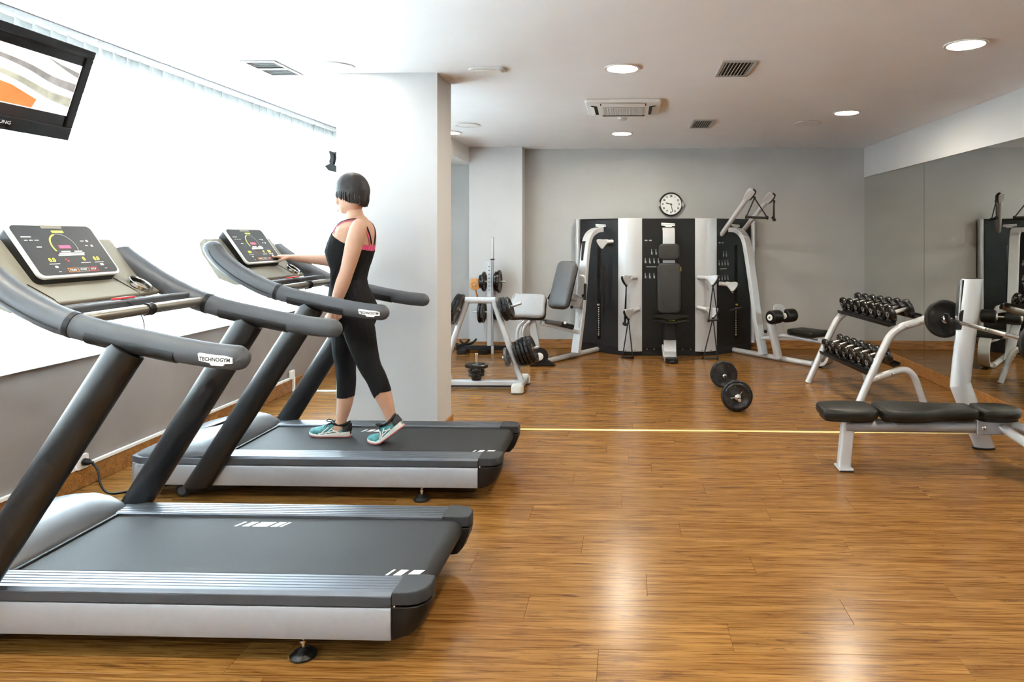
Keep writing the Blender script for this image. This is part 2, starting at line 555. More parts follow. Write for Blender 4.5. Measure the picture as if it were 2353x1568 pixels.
def row_cuts(i):
    # joints wander from row to row; the first cut is always another length
    x = XL + PL * ((i * 0.381966 + 0.17) % 1.0)
    if x - XL < 0.16:
        x += PL * 0.5
    cuts = [XL, round(x, 3)]
    while cuts[-1] < XR:
        cuts.append(min(round(cuts[-1] + PL, 3), XR))
    if XR - cuts[-2] < 0.12:
        cuts.pop(-2)
    return cuts
FARSTUFF = MB()
ri = 0
for seg in ((YSTRIP - 22 * PW, YSTRIP - 0.012), (YSTRIP + 0.012, YB)):
    for y, w in rows(*seg):
        cuts = row_cuts(ri); ri += 1
        for a, b in zip(cuts, cuts[1:]):
            o = bpy.data.objects.new('plank', plank_mesh(b - a, w))
            C.objects.link(o)
            o.location = ((a + b) / 2, y + w / 2, 0)
            o.parent = fl
y = YSTRIP - 22 * PW
while y > YF:
    w = PW
    cuts = row_cuts(ri); ri += 1
    for a, b in zip(cuts, cuts[1:]):
        FARSTUFF.box(a + .001, b - .001, max(y - w, YF) + .001, y - .001, -0.014, 0)
    y -= w
fs_ = obj('planks_behind_viewer', FARSTUFF, 'floor', fl, angle=20)
fs_.name = 'plank_field'
fs_['kind'] = 'stuff'
strip = struct('trim_1', MB().loft([[(x, YSTRIP - .016, 0), (x, YSTRIP - .012, .0035), (x, YSTRIP + .012, .0035), (x, YSTRIP + .016, 0), (x, YSTRIP + .01, -.01), (x, YSTRIP - .01, -.01)] for x in (XL + .02, XR - .02)]), 'brass')
strip['label'] = 'brass threshold strip across the wooden floor'

# ---- ceiling
struct('ceiling', MB().box(XL - .15, XR + .2, YF - .1, YB + .1, HC, HC + .12), 'ceiling')

# ---- walls
struct('wall_back', MB().box(XL - .15, XR + .2, YB, YB + .12, -.05, HC + .02), 'wall_grey')
struct('wall_front', MB().box(XL - .15, XR + .2, YF - .12, YF, -.05, HC + .02), 'wall_light')
struct('wall_right', MB().box(XR + .018, XR + .2, YF, YB, -.05, HC + .02), 'wall_grey')
struct('wall_soffit', MB().box(XR, XR + .02, YF, YB, 2.295, HC), 'wall_light')
struct('wall_pilaster', MB().box(-2.097, -1.393, 8.85, YB + .01, -.01, HC), 'wall_light')
struct('wall_beam', MB().box(XL, -2.097, 7.75, YB + .01, 2.475, HC), 'white')
struct('wall_column', MB().box(-2.117, -1.378, 4.835, 5.215, -.01, HC), 'wall_light')
SILL, HEAD = 0.80, 2.53
wl = MB()
wl.box(XL - .16, XL, YF, YB, -.05, SILL - .02)
struct('wall_lintel', MB().box(XL - .16, XL + .033, YF, YB, HEAD, HC + .01), 'white')
WEND = 7.66
for y0, y1 in ((YF, YF + .25), (WEND, YB)):
    wl.box(XL - .16, XL, y0, y1, SILL - .02, HEAD)
struct('wall_left', wl, 'wall_taupe')
struct('trim_2', MB().box(XL - .16, XL + .03, YF + .25, WEND, SILL - .022, SILL), 'white', bevel=.004)['label'] = 'white window sill under the vertical blinds'
# windows behind the blinds
yw, k = YF + .25, 0
nwin = 6
ww = (WEND - yw) / nwin
for k in range(nwin):
    y0, y1 = yw + k * ww, yw + (k + 1) * ww
    xg = XL - .11
    mb = MB()
    fr = .035
    mb.box(xg - .03, xg + .03, y0, y0 + fr, SILL, HEAD); mb.box(xg - .03, xg + .03, y1 - fr, y1, SILL, HEAD)
    mb.box(xg - .03, xg + .03, y0 + fr, y1 - fr, SILL, SILL + fr); mb.box(xg - .03, xg + .03, y0 + fr, y1 - fr, HEAD - fr, HEAD)
    mb.box(xg - .025, xg + .025, (y0 + y1) / 2 - .02, (y0 + y1) / 2 + .02, SILL + fr, HEAD - fr)
    w = struct('window_%d' % (k + 1), mb, 'white')
    for a, b in ((y0 + fr, (y0 + y1) / 2 - .02), ((y0 + y1) / 2 + .02, y1 - fr)):
        obj('pane', MB().box(xg - .004, xg + .004, a, b, SILL + fr, HEAD - fr), 'glass', w)
# baseboards
BH = 0.12
def bboard(name, segs):
    mb = MB()
    for x0, x1, y0, y1 in segs:
        mb.box(x0, x1, y0, y1, 0.001, BH)
    return struct(name, mb, 'base', bevel=.004)
T_ = .016
bboard('baseboard_left', [(XL, XL + T_, YF, YB)])
bboard('baseboard_back', [(XL + T_, -2.097 - T_, YB - T_, YB), (-2.097 - T_, -2.097, 8.85 - T_, YB), (-2.097, -1.393 + T_, 8.85 - T_, 8.85), (-1.393, -1.393 + T_, 8.85, YB), (-1.393 + T_, XR, YB - T_, YB)])
bboard('baseboard_right', [(XR - T_ + .012, XR + .018, YF, YB - T_)])
bboard('baseboard_column', [(-2.117 - T_, -1.378 + T_, 4.835 - T_, 4.835), (-2.117 - T_, -1.378 + T_, 5.215, 5.215 + T_), (-2.117 - T_, -2.117, 4.835, 5.215), (-1.378, -1.378 + T_, 4.835, 5.215)])

# mirrors along the right wall, each sheet its own pane on the wall
lab = ['wall mirror sheet in the back right corner', 'wall mirror sheet behind the dumbbell rack and the weight bench', 'wall mirror sheet level with the brass floor strip, out to the right',
       'wall mirror sheet nearest the viewer on the right wall']
yy = YB - .004
for i in range(4):
    y1 = yy; y0 = yy - 1.812
    mb = MB().box(XR + .006, XR + .0175, y0, y1, BH + .002, 2.293)
    o = tag(obj('mirror_panel', mb, 'mirror', loc=(XR + .006, (y0 + y1) / 2, BH)), lab[i], 'mirror', 'mirror sheets on the right wall')
    yy = y0 - .006

# ---- vertical blinds
BX = -3.205
bl = thing('vertical_blind', 'long white vertical blind glowing with daylight along the window wall', 'blind', (BX, 3.2, SILL))
obj('head_rail', MB().box(BX - .025, BX + .025, YF + .05, 7.74, HC - .035, HC - .002), 'white', bl, bevel=.003)
sl = MB()
w2 = .0635
prof = [(-w2, 0), (-w2 * .5, .006), (0, .008), (w2 * .5, .006), (w2, 0)]
sl.loft([[(x, y, z) for x, y in prof] + [(x, y - .0012, z) for x, y in prof[::-1]] for z in (0, HC - .04 - SILL + .03)])
slm = sl.mesh('slat', angle=60); slm.materials.append(M['blind'])
n = int((7.72 - (YF + .1)) / .112)
for i in range(n):
    o = bpy.data.objects.new('slat', slm)
    C.objects.link(o)
    o.parent = bl
    o.location = (0, YF + .12 + i * .112 - 3.2, -.03 + .035)
    o.rotation_euler = (0, 0, PI / 2 + math.radians(22 + random.uniform(-3, 3)))
obj('pull_cord', MB().tube([(BX + .05, 4.36, .86), (BX + .05, 4.36, 2.66)], .0025, 6), 'off_pl', bl)

# ---- cable trunking along the wall and over the floor
ct = thing('cable_trunking', 'white cable trunking on top of the left baseboard crossing to the column', 'trunking', (XL + .01, 5, BH))
obj('wall_run', MB().box(XL + .0005, XL + .022, 2.4, 6.46, BH + .001, BH + .022), 'white', ct, bevel=.003)
obj('drop', MB().box(XL + .016, XL + .034, 6.44, 6.47, .012, BH + .022), 'white', ct, bevel=.003)
obj('floor_run', MB().box(XL + .018, -2.12, 6.43, 6.475, .001, .013), 'white', ct, bevel=.003)
def socket(y, z, lab_, plug):
    t = thing('wall_socket', lab_, 'socket', (XL + .02, y, z))
    obj('plate', MB().prism(rrect(.085, .085, .012), (XL + .017, y, z), (0, 1, 0), (0, 0, 1), (.018, 0, 0)), 'white_pl', t, bevel=.003)
    obj('well', MB().lathe([(.02, 0), (.021, .002), (.024, .003), (.024, .0)], 16, (XL + .034, y, z), (1, 0, 0)), 'off_pl', t)
    return t
socket(3.91, .165, 'white wall socket with a black plug in it near the front treadmill', True)
socket(6.42, .17, 'white wall socket at the end of the cable trunking beyond the treadmills', False)
pc = thing('power_cord', 'black power cord running from the wall plug across the floor to the rear treadmill', 'cord', (XL + .05, 3.91, 0))
obj('plug', MB().lathe([(.012, .0), (.02, .004), (.02, .03), (.011, .045), (.007, .06)], 14, (XL + .036, 3.91, .165), (1, 0, -.1)), 'black', pc)
obj('cable', MB().tube(crv([(XL + .09, 3.91, .158), (XL + .14, 3.89, .12), (XL + .19, 3.85, .05), (XL + .26, 3.83, .010), (XL + .36, 3.88, .008), (XL + .45, 3.93, .008), (XL + .55, 3.96, .02)], 6), .0065, 8), 'black', pc)
obj('cable_joint', MB().rod((XL + .40, 3.905, .012), (XL + .47, 3.94, .012), .012), 'black', pc)

# ---- ceiling fixtures
LD = [(-.04, 4.74, 'round lit downlight above the middle of the room, nearer than the air conditioner'), (2.08, 4.22, 'round lit downlight at the upper right, the nearest one by the mirrors'),
      (2.085, 6.50, 'round lit downlight over the dumbbell rack'), (-.07, 7.72, 'small round lit downlight between the air conditioner and the back wall'),
      (-2.03, 4.635, 'round lit downlight right above the front of the grey column'), (-2.02, 7.6, 'round lit downlight half hidden behind the column'),
      (-.04, 1.8, 'added round fill downlight above the viewer in the middle of the room, out of view'), (2.08, 1.9, 'added round fill downlight by the mirrors beside the viewer, out of view'), (-2.0, 1.8, 'added round fill downlight above the front end of the near treadmill, out of view'),  # unseen downlights from here on, added to fill the viewer's end of the room
      (-.04, -1.0, 'added round fill downlight furthest behind the viewer, out of view')]
def downlight_mesh():
    r = .112
    ring = MB().lathe([(r, 0), (r + .014, -.002), (r + .016, -.006), (r + .012, -.010), (r - .004, -.010), (r - .008, -.004), (r - .008, 0)], 32)
    dif = MB().lathe([(r - .009, -.001), (r - .009, -.006), (r * .5, -.0075), (.004, -.008)], 32)
    return ring, dif
for i, (x, y, l) in enumerate(LD):
    t = thing('downlight', l, 'ceiling light', (x, y, HC), 'recessed downlights', local=True)
    a, b = downlight_mesh()
    if i == 0:
        o1 = obj('trim_ring', a, 'white_pl', t); o2 = obj('diffuser', b, 'lamp', t)
        dl_me = (o1.data, o2.data)
    else:
        for nm, me in zip(('trim_ring', 'diffuser'), dl_me):
            if i in (4, 5) and nm == 'diffuser':            # softer lamps close to the column
                me = me.copy(); me.materials[0] = M['lamp_dim']
            o = bpy.data.objects.new(nm, me); C.objects.link(o); o.parent = t
for x, y, l in ((1.87, 7.075, 'flat round white ceiling speaker beside the lit downlight on the right'), (-1.70, 7.10, 'flat round white ceiling speaker next to the column')):
    t = thing('ceiling_speaker', l, 'speaker', (x, y, HC), 'ceiling speakers', local=True)
    obj('rim', MB().lathe([(.13, 0), (.136, -.004), (.132, -.009), (.118, -.009), (.116, 0)], 32), 'off_pl', t)
    obj('grille', MB().lathe([(.117, -.001), (.117, -.006), (.06, -.009), (.004, -.010)], 32), 'white_pl', t)
def vent(x0, x1, y0, y1, l, along='y', nb=8, mid=False):
    t = thing('ceiling_vent', l, 'vent', ((x0 + x1) / 2, (y0 + y1) / 2, HC), 'ceiling vents')
    f = .022
    mb = MB()
    z0, z1 = HC - .010, HC - .001
    mb.box(x0, x1, y0, y0 + f, z0, z1); mb.box(x0, x1, y1 - f, y1, z0, z1); mb.box(x0, x0 + f, y0 + f, y1 - f, z0, z1); mb.box(x1 - f, x1, y0 + f, y1 - f, z0, z1)
    obj('frame', mb, 'vent_grey', t, bevel=.002)
    obj('duct_shade', MB().box(x0 + f, x1 - f, y0 + f, y1 - f, HC - .0015, HC - .0005), 'hollow_shade', t)  # dark sheet stands in for the shaded duct; the ceiling is not cut
    me = None
    for i in range(nb):
        if along == 'y':
            p = x0 + f + (x1 - x0 - 2 * f) * (i + .5) / nb
            mb = MB().obox((p, (y0 + y1) / 2, HC - .007), (1, 0, .45), (0, 1, 0), (-.45, 0, 1), .009, y1 - y0 - 2 * f, .002)
        else:
            p = y0 + f + (y1 - y0 - 2 * f) * (i + .5) / nb
            mb = MB().obox(((x0 + x1) / 2, p, HC - .007), (1, 0, 0), (0, 1, .45), (0, -.45, 1), x1 - x0 - 2 * f, .009, .002)
        obj('slat', mb, 'vent_grey', t)
    if mid:
        obj('crosspiece', MB().box(x0 + f, x1 - f, (y0 + y1) / 2 - .006, (y0 + y1) / 2 + .006, HC - .013, HC - .005), 'white_pl', t)
vent(.640, .877, 4.57, 5.0, 'slatted ceiling vent on the right of the middle downlight')
vent(.665, .888, 6.86, 7.35, 'small slatted ceiling vent right of the air conditioner, towards the back wall')
vent(-2.615, -2.375, 4.46, 4.87, 'slatted ceiling vent above the window side, left of the column', 'x', 10, True)
# emergency light
t = thing('emergency_light', 'slim white emergency light on the ceiling right of the column', 'emergency light', (-.99, 4.74, HC))
obj('housing', MB().prism(rrect(.27, .115, .05, 8), (-.99, 4.74, HC - .016), (1, 0, 0), (0, 1, 0), (0, 0, .015)), 'off_pl', t, bevel=.003)
obj('lens', MB().prism(rrect(.19, .07, .02), (-.985, 4.74, HC - .022), (1, 0, 0), (0, 1, 0), (0, 0, .008)), 'white_pl', t, bevel=.002)
obj('indicator', MB().prism(rrect(.05, .05, .01), (-1.09, 4.74, HC - .019), (1, 0, 0), (0, 1, 0), (0, 0, .004)), 'white_pl', t, bevel=.002)
# air conditioner cassette
ax_, ay_ = -.042, 6.13
t = thing('air_conditioner', 'square white ceiling air conditioner cassette with a square grille', 'air conditioner', (ax_, ay_, HC))
sq = lambda h, z, r=.03: [(ax_ + x, ay_ + y, z) for x, y in rrect(2 * h, 2 * h, r, 4)]
mb = MB().loft([sq(.33, HC - .001), sq(.335, HC - .01), sq(.325, HC - .028), sq(.20, HC - .045), sq(.19, HC - .045)])
obj('fascia', mb, 'white_pl', t)
mb = MB()
for i in range(17):
    p = -.175 + .35 * i / 16
    mb.box(ax_ + p - .004, ax_ + p + .004, ay_ - .178, ay_ + .178, HC - .052, HC - .046)
    mb.box(ax_ - .178, ax_ + .178, ay_ + p - .004, ay_ + p + .004, HC - .052, HC - .046)
obj('grille_back', MB().box(ax_ - .18, ax_ + .18, ay_ - .18, ay_ + .18, HC - .047, HC - .0455), 'hollow_shade', t)
obj('grille', mb, 'white_pl', t)
for dx, dy in ((0, -1), (0, 1), (-1, 0), (1, 0)):
    c = V(ax_ + dx * .265, ay_ + dy * .265, HC - .040)
    side = V(-dy, dx, 0)
    inn = V(-dx, -dy, 0)
    obj('outlet', MB().obox(c + inn * .01 + V(0, 0, .003), side, inn, (0, 0, 1), .40, .055, .008), 'hollow_shade', t)
    obj('louvre', MB().obox(c - inn * .012 - V(0, 0, .004), side, inn + V(0, 0, -.25), (0, 0, 1), .38, .042, .005), 'white_pl', t, bevel=.002)
t = thing('smoke_detector', 'small white smoke detector behind the air conditioner', 'detector', (-.055, 6.63, HC))
obj('base', MB().lathe([(.06, 0), (.062, -.012), (.05, -.02)], 24, (-.055, 6.63, HC - .0005)), 'white_pl', t)
obj('sensor_head', MB().lathe([(.045, -.018), (.045, -.034), (.03, -.044), (.004, -.046)], 24, (-.055, 6.63, HC)), 'off_pl', t)

# ================================================================== TELEVISION
TY0, TY1 = 2.60, 3.40
top, bot = V(-2.754, 0, 2.455), V(-2.904, 0, 2.002)
vv = (top - bot).normalized(); uu = V(0, 1, 0); nn = uu.cross(vv)       # picture faces the room and slightly down
hT = (top - bot).length
cT = V((top.x + bot.x) / 2, (TY0 + TY1) / 2, (top.z + bot.z) / 2)
wT = TY1 - TY0
t = thing('television', 'black flat television hanging tilted in front of the bright window', 'television', (cT.x - .1, cT.y, cT.z))
obj('cabinet', MB().prism(rrect(wT, hT, .012, 3), cT - nn * .06, uu, vv, nn * .06), 'black', t, bevel=.006)
obj('back_cover', MB().loft([[cT - nn * .06 + uu * x + vv * y for x, y in rrect(wT * .9, hT * .85, .03, 3)], [cT - nn * .115 + uu * x + vv * y for x, y in rrect(wT * .6, hT * .5, .03, 3)]]), 'black', t)
bz = .042
mb = MB()
for a in ((-wT / 2, -hT / 2, wT / 2, -hT / 2 + .065), (-wT / 2, hT / 2 - bz, wT / 2, hT / 2), (-wT / 2, -hT / 2 + .065, -wT / 2 + bz, hT / 2 - bz), (wT / 2 - bz, -hT / 2 + .065, wT / 2, hT / 2 - bz)):
    put_quad(mb, cT, uu, vv, *a, lift=0, th=.012)
obj('bezel', mb, 'black', t, bevel=.003)
scr = obj('screen', MB().prism([(-wT / 2 + bz, -hT / 2 + .065), (wT / 2 - bz, -hT / 2 + .065), (wT / 2 - bz, hT / 2 - bz), (-wT / 2 + bz, hT / 2 - bz)], cT, uu, vv, nn * .002), 'gloss_black', t)
su, s0, s1 = wT / 2 - bz - .004, -hT / 2 + .122, hT / 2 - .088
def shot(name, poly, m, lift):
    poly = [(max(-su, min(su, x)), max(s0, min(s1, y))) for x, y in poly]
    obj(name, MB().prism(poly, cT + nn * lift, uu, vv, nn * .0003), m, scr)
shot('picture', [(-su, s0), (su, s0), (su, s1), (-su, s1)], 'tv_white', .0022)
hh = s1 - s0
def band1(p, w0, w1, m, lift):
    pts = crv(p, 6)
    mb = MB()
    poly = [(q[0] * su, min(s1, s0 + hh * (q[1] + w0 + (w1 - w0) * i / len(pts)))) for i, q in enumerate(pts)]
    poly += [(q[0] * su, max(s0, s0 + hh * (q[1] - w0 - (w1 - w0) * (len(pts) - 1 - i) / len(pts)))) for i, q in enumerate(pts[::-1])]
    obj('picture_band', MB().prism(poly, cT + nn * lift, uu, vv, nn * .0003), m, scr)
band1([(-1, .86), (-.3, .80), (.2, .72), (.6, .60), (.99, .55)], .02, .08, 'tv_grey', .0026)
band1([(-1, .55), (-.4, .56), (.1, .48), (.6, .32), (.99, .26)], .012, .09, 'tv_green', .0026)
band1([(.45, .97), (.7, .88), (.99, .80)], .005, .05, 'tv_grey', .0027)
obj('picture_band', MB().prism([(-su, s0 + .005), (su * .42, s0 + .005), (su * .46, s0 + hh * .18), (su * .05, s0 + hh * .34), (-su * .5, s0 + hh * .42), (-su, s0 + hh * .4)], cT + nn * .0026, uu, vv, nn * .0003), 'tv_orange', scr)
mb = MB(); put_text(mb, 'SAMSUNG', cT + vv * (-hT / 2 + .036), uu, vv, .022, .0126, sx=1.25, bold=.0004)
obj('lettering', mb, 'print_w', t, fix=False)
br = MB()
br.beam(cT - nn * .115, cT - nn * .16, .16, .16, vv)
br.beam(cT - nn * .16 + V(0, 0, -.02), V(cT.x - .155, cT.y, HC - .02), .045, .045, (0, 1, 0))
br.box(cT.x - .215, cT.x - .095, cT.y - .07, cT.y + .07, HC - .02, HC - .001)
obj('ceiling_bracket', br, 'black', t, bevel=.004)

# bracket that shows beside the column
t = thing('screen_bracket', 'black slotted screen bracket peeking out left of the column below the ceiling', 'bracket', (-2.68, 6.25, 2.2))
cx0, cy0 = -2.735, 6.25
mb = MB()
def arm(p, q, w, th=.02):
    mb.beam(p, q, th, w, (0, 1, 0))
mb.prism([(-.115, -.03), (-.08, -.075), (.10, -.115), (.10, -.06), (.02, -.045), (-.06, -.005)], (cx0, cy0, 2.20), (1, 0, 0), (0, 0, 1), (0, .05, 0))
mb.prism([(-.075, .0), (-.035, -.02), (-.02, .05), (-.03, .10), (-.075, .115), (-.06, .05)], (cx0, cy0, 2.20), (1, 0, 0), (0, 0, 1), (0, .05, 0))
mb.prism([(-.035, .095), (.10, .13), (.10, -.08), (.0, -.05), (.01, .06)], (cx0, cy0 + .002, 2.20), (1, 0, 0), (0, 0, 1), (0, .046, 0))
obj('slotted_plate', mb, 'black', t, bevel=.003)
mb = MB().box(cx0 + .06, cx0 + .10, cy0 + .01, cy0 + .04, 2.25, HC - .012)
mb.box(cx0 + .02, cx0 + .14, cy0 - .03, cy0 + .08, HC - .014, HC - .001)
obj('drop_pole', mb, 'black', t, bevel=.003)
obj('panel_behind', MB().box(cx0 + .035, cx0 + .075, cy0 + .055, cy0 + .62, 2.02, 2.40), 'black', t, bevel=.006)

# ================================================================== TREADMILLS
TC2, TC1 = 4.165, 2.73
def make_treadmill(label):
    t = thing('treadmill', label, 'treadmill', (-1.75, TC2, 0), 'treadmills facing the window')
    c = TC2
    W_, WI = .39, .258
    XE, XF = -.846, -2.86             # end of the side panels (rear, front)
    # --- deck and belt
    obj('underframe', MB().box(-2.74, XE + .02, c - .34, c + .34, .062, .165), 'black', t, bevel=.01)
    mb = MB()
    loop = [(-2.34, .236)] + [(-.80 + .046 * math.sin(a), .190 + .046 * math.cos(a)) for a in [i * PI / 10 for i in range(11)]] + [(-2.34, .144)]
    mb.loft([[(x, y, z) for x, z in loop] for y in (c - .262, c + .262)])
    belt = obj('belt', mb, 'belt', t, angle=50)
    mb = MB()
    for x0, w in ((-1.735, .012), (-1.70, .03), (-1.655, .065), (-1.575, .03), (-1.535, .012)):
        mb.prism([(x0, 0), (x0 + w, 0), (x0 + w + .02, .045), (x0 + .02, .045)], (0, c + .165, .2362), (1, 0, 0), (0, 1, 0), (0, 0, .0006))
    obj('side_mark', mb, 'print_w', belt)['kind'] = 'stuff'
    mb = MB()
    for x0, w in ((-.925, .010), (-.895, .030), (-.845, .042)):
        mb.prism([(x0, 0), (x0 + w, 0), (x0 + w + .02, .05), (x0 + .02, .05)], (0, c - .245, .2362), (1, 0, 0), (0, 1, 0), (0, 0, .0006))
    obj('rear_mark', mb, 'print_w', belt)['kind'] = 'stuff'
    for sgn in (-1, 1):
        yo, yi = c + sgn * W_, c + sgn * WI
        # foot rail with grooves
        pr = [(yo, .206), (yo, .238), (yo - sgn * .010, .249)]
        g0, g1 = yo - sgn * .012, yi + sgn * .006
        ng = 6
        for k in range(ng):
            a = g0 + (g1 - g0) * k / ng; b = g0 + (g1 - g0) * (k + 1) / ng
            pr += [(a + (b - a) * .12, .250), (a + (b - a) * .78, .250), (a + (b - a) * .84, .2435), (a + (b - a) * .96, .2435)]
        pr += [(g1, .250), (yi, .246), (yi, .226), (yi + sgn * .02, .206)]
        obj('foot_rail', MB().loft([[(x, y, z) for y, z in pr] for x in (-2.36, XE)]), 'alu', t, angle=20)
        obj('rail_skirt', MB().box(-2.36, XE, *sorted((yo + sgn * .001, yo - sgn * .012)), .200, .237), 'skirt', t, bevel=.003)
        # side panel
        ys = [(yo - sgn * .02, .088), (yo + sgn * .002, .085), (yo + sgn * .005, .10), (yo + sgn * .005, .185), (yo + sgn * .001, .197), (yo - sgn * .02, .197)]
        obj('side_panel', MB().loft([[(x, y, z) for y, z in ys] for x in (-2.82, XE)]), 'silver2', t, angle=50)
        # rear end cap
        def plan(k, z):
            e = [(XE + .001, yo), (-.79, yo - sgn * .001), (-.755, yo - sgn * .010), (-.728, yo - sgn * .035), (-.718, yo - sgn * .075), (-.722, yi + sgn * .002), (-.76, yi - sgn * .004), (XE + .001, yi - sgn * .002)]
            return [((x - XE) * k + XE, y - sgn * (1 - k) * .05 * (1 if i in (1, 2, 3) else 0), z) for i, (x, y) in enumerate(e)]
        cp = obj('end_cap', MB().loft([plan(.55, .082), plan(.75, .11), plan(.95, .17), plan(1, .200)]), 'black', t, angle=40, bevel=.004)
        obj('cap_cover', MB().loft([plan(1.0, .206), plan(1.0, .243), plan(.95, .252)]), 'cap', cp, angle=40, bevel=.004)
        obj('screw', MB().lathe([(.004, 0), (.004, .002), (.002, .003)], 10, (XE + .012, yo - sgn * .002, .203), (0, sgn, 0)), 'chrome', cp)
        # upright
        yu = c + sgn * .408
        p0, p1 = V(-2.445, yu, .085), V(-1.79, yu - sgn * .02, 1.105)
        prof = [(math.cos(2 * PI * k / 24) * .044, math.sin(2 * PI * k / 24) * .066) for k in range(24)]
        d = (p1 - p0)
        up_ = V(0, sgn, 0)
        ux = V(1, 0, 0)
        rings = []
        for i in range(7):
            q = p0 + d * (i / 6)
            side = V(1, 0, -.64).normalized()
            if i == 0:
                side = V(1.22, 0, 0)
            rings.append([q + side * b + V(0, 1, 0) * a for a, b in prof])
        obj('upright', MB().loft(rings), 'post', t)
        # handrail sweeping up to the console
        pts = [(-1.352, 1.071), (-1.365, 1.071), (-1.39, 1.072), (-1.50, 1.083), (-1.63, 1.105), (-1.76, 1.132), (-1.90, 1.162), (-2.0, 1.190), (-2.085, 1.222), (-2.20, 1.283), (-2.275, 1.335), (-2.335, 1.388), (-2.365, 1.430), (-2.370, 1.455), (-2.371, 1.475)]
        if sgn > 0:
            pts = pts[:9] + [(-2.20, 1.278), (-2.28, 1.326), (-2.35, 1.372), (-2.405, 1.412), (-2.425, 1.437), (-2.43, 1.455)]
        path = crv([(x, z) for x, z in pts], 5)
        P = [(x, c + sgn * .385, z) for x, z in path]
        L = len(P)
        rr = []
        for x, y, z in P:
            r = .046 + max(0, (-1.9 - x)) * .012
            if x > -1.40:
                r *= math.sqrt(max(0.05, 1 - ((x + 1.40) / .049) ** 2))
            zc_ = 1.44 if sgn < 0 else 1.418
            if z > zc_:
                r *= math.sqrt(max(0.12, 1 - ((z - zc_) / .038) ** 2))
            rr.append(r)
        cut = next(i for i, p in enumerate(P) if p[0] < -1.992)
        cut0 = next(i for i, p in enumerate(P) if p[0] < -1.40)
        h = obj('handrail', MB().tube(P[:cut + 1], rr[:cut + 1], 20, ref=(0, 1, 0), ell=(.97, .82)), 'grip', t, angle=50)
        obj('rail_sleeve', MB().tube(P[cut - 1:], [r * 1.035 for r in rr[cut - 1:]], 20, ref=(0, 1, 0), ell=(.97, .86)), 'grey_pl', h, angle=50)
        obj('joint_ring', MB().tube(P[cut - 1:cut + 1], [r * 1.045 for r in rr[cut - 1:cut + 1]], 20, ref=(0, 1, 0), ell=(.975, .865)), 'black', h, angle=50)
        # seam line running along the sleeve
        seam = [(x + .006, c + sgn * (.385 + r * .885), z - r * .42) for (x, y, z), r in list(zip(P, rr))[cut + 1:-6]]
        obj('seam', MB().tube(seam, .0018, 5), 'black', h)
        # soft insert along the underside
        ins = [(x, y, z - r * .30) for (x, y, z), r in list(zip(P, rr))[cut0 + 8:cut - 3]]
        rin = [r * .80 for r in rr[cut0 + 8:cut - 3]]
        obj('grip_insert', MB().tube(ins, rin, 16, ref=(0, 1, 0), ell=(.94, 1.08)), 'black', h, angle=50)
        # badge
        bo = V(-1.452, c + sgn * (.385 + .0405), 1.072)
        axb = V(-sgn, 0, 0) if sgn > 0 else V(1, 0, 0)
        plate = [(-.062, .018), (-.058, .021), (.0, .016), (.03, .016), (.060, .010), (.062, -.010), (.035, -.012), (.030, -.020), (-.012, -.020), (-.018, -.012), (-.056, -.006)]
        sl_ = math.radians(4) * (1 if sgn < 0 else -1)
        axr = V(axb.x, 0, -.06 if sgn < 0 else .06).normalized(); ayr = V(.06, 0, 1).normalized()
        bd = obj('badge', MB().prism(plate if True else plate, bo - V(0, sgn * .006, 0), axr, ayr, V(0, sgn * .008, 0)), 'print_w', h, bevel=.0008)
        mb = MB(); put_text(mb, 'TECHNOGYM', bo + V(0, sgn * .0026, 0) + ayr * .001, axr, ayr, .0185, 0, sx=.95, bold=.0005)
        obj('lettering', mb, 'print_k', bd, fix=False)
        # levelling foot
        xf, yf = -1.175, c + sgn * .352
        ft = obj('levelling_foot', MB().lathe([(.042, .001), (.046, .004), (.046, .009), (.041, .014), (.036, .016), (.033, .020), (.022, .023), (.014, .030), (.009, .034)], 24, (xf, yf, 0)), 'rubber', t)
        obj('threaded_rod', MB().lathe([(.006, .028), (.006, .05), (.012, .052), (.012, .060), (.006, .062), (.006, .10)], 12, (xf, yf, 0)), 'chrome', ft)
        # transport wheel
        wx = -2.565
        wh = obj('wheel', MB().lathe([(.026, -.018), (.038, -.014), (.040, -.008), (.040, .008), (.038, .014), (.026, .018)], 24, (wx, c + sgn * .345, .0405), (0, 1, 0)), 'rubber', t)
        obj('hub', MB().lathe([(.024, -.020), (.022, .020)], 20, (wx, c + sgn * .345, .0405), (0, 1, 0)), 'grey_pl', wh)
        obj('wheel_arm', MB().prism([(-2.58, .03), (-2.55, .022), (-2.25, .060), (-2.15, .09), (-2.60, .09)], (0, c + sgn * .335 - .02, 0), (1, 0, 0), (0, 0, 1), (0, .03, 0)), 'black', t, bevel=.004)
    # front bumper and motor cover
    fb = [(-2.80, -.395), (-2.86, -.36), (-2.885, -.25), (-2.895, 0), (-2.885, .25), (-2.86, .36), (-2.80, .395), (-2.74, .39), (-2.74, -.39)]
    obj('front_bumper', MB().loft([[(x, c + y, z) for x, y in fb] for z in (.085, .10, .19, .2)]), 'silver2', t, angle=50, bevel=.004)
    obj('cover_base', MB().loft([[(x * 1.0 + (0.0), c + y * .985, z) for x, y in ([(-2.80, -.39), (-2.87, -.355), (-2.89, -.24), (-2.895, 0), (-2.89, .24), (-2.87, .355), (-2.80, .39), (-2.34, .39), (-2.34, -.39)])] for z in (.199, .236)]), 'grey_pl', t, angle=50, bevel=.004)
    secs = [(-2.885, .28, .205, .228), (-2.86, .345, .215, .250), (-2.78, .375, .232, .280), (-2.68, .378, .236, .310), (-2.57, .376, .238, .335), (-2.48, .372, .240, .345), (-2.42, .366, .242, .330), (-2.37, .356, .242, .290), (-2.345, .345, .240, .262), (-2.335, .335, .236, .246)]
    rings = []
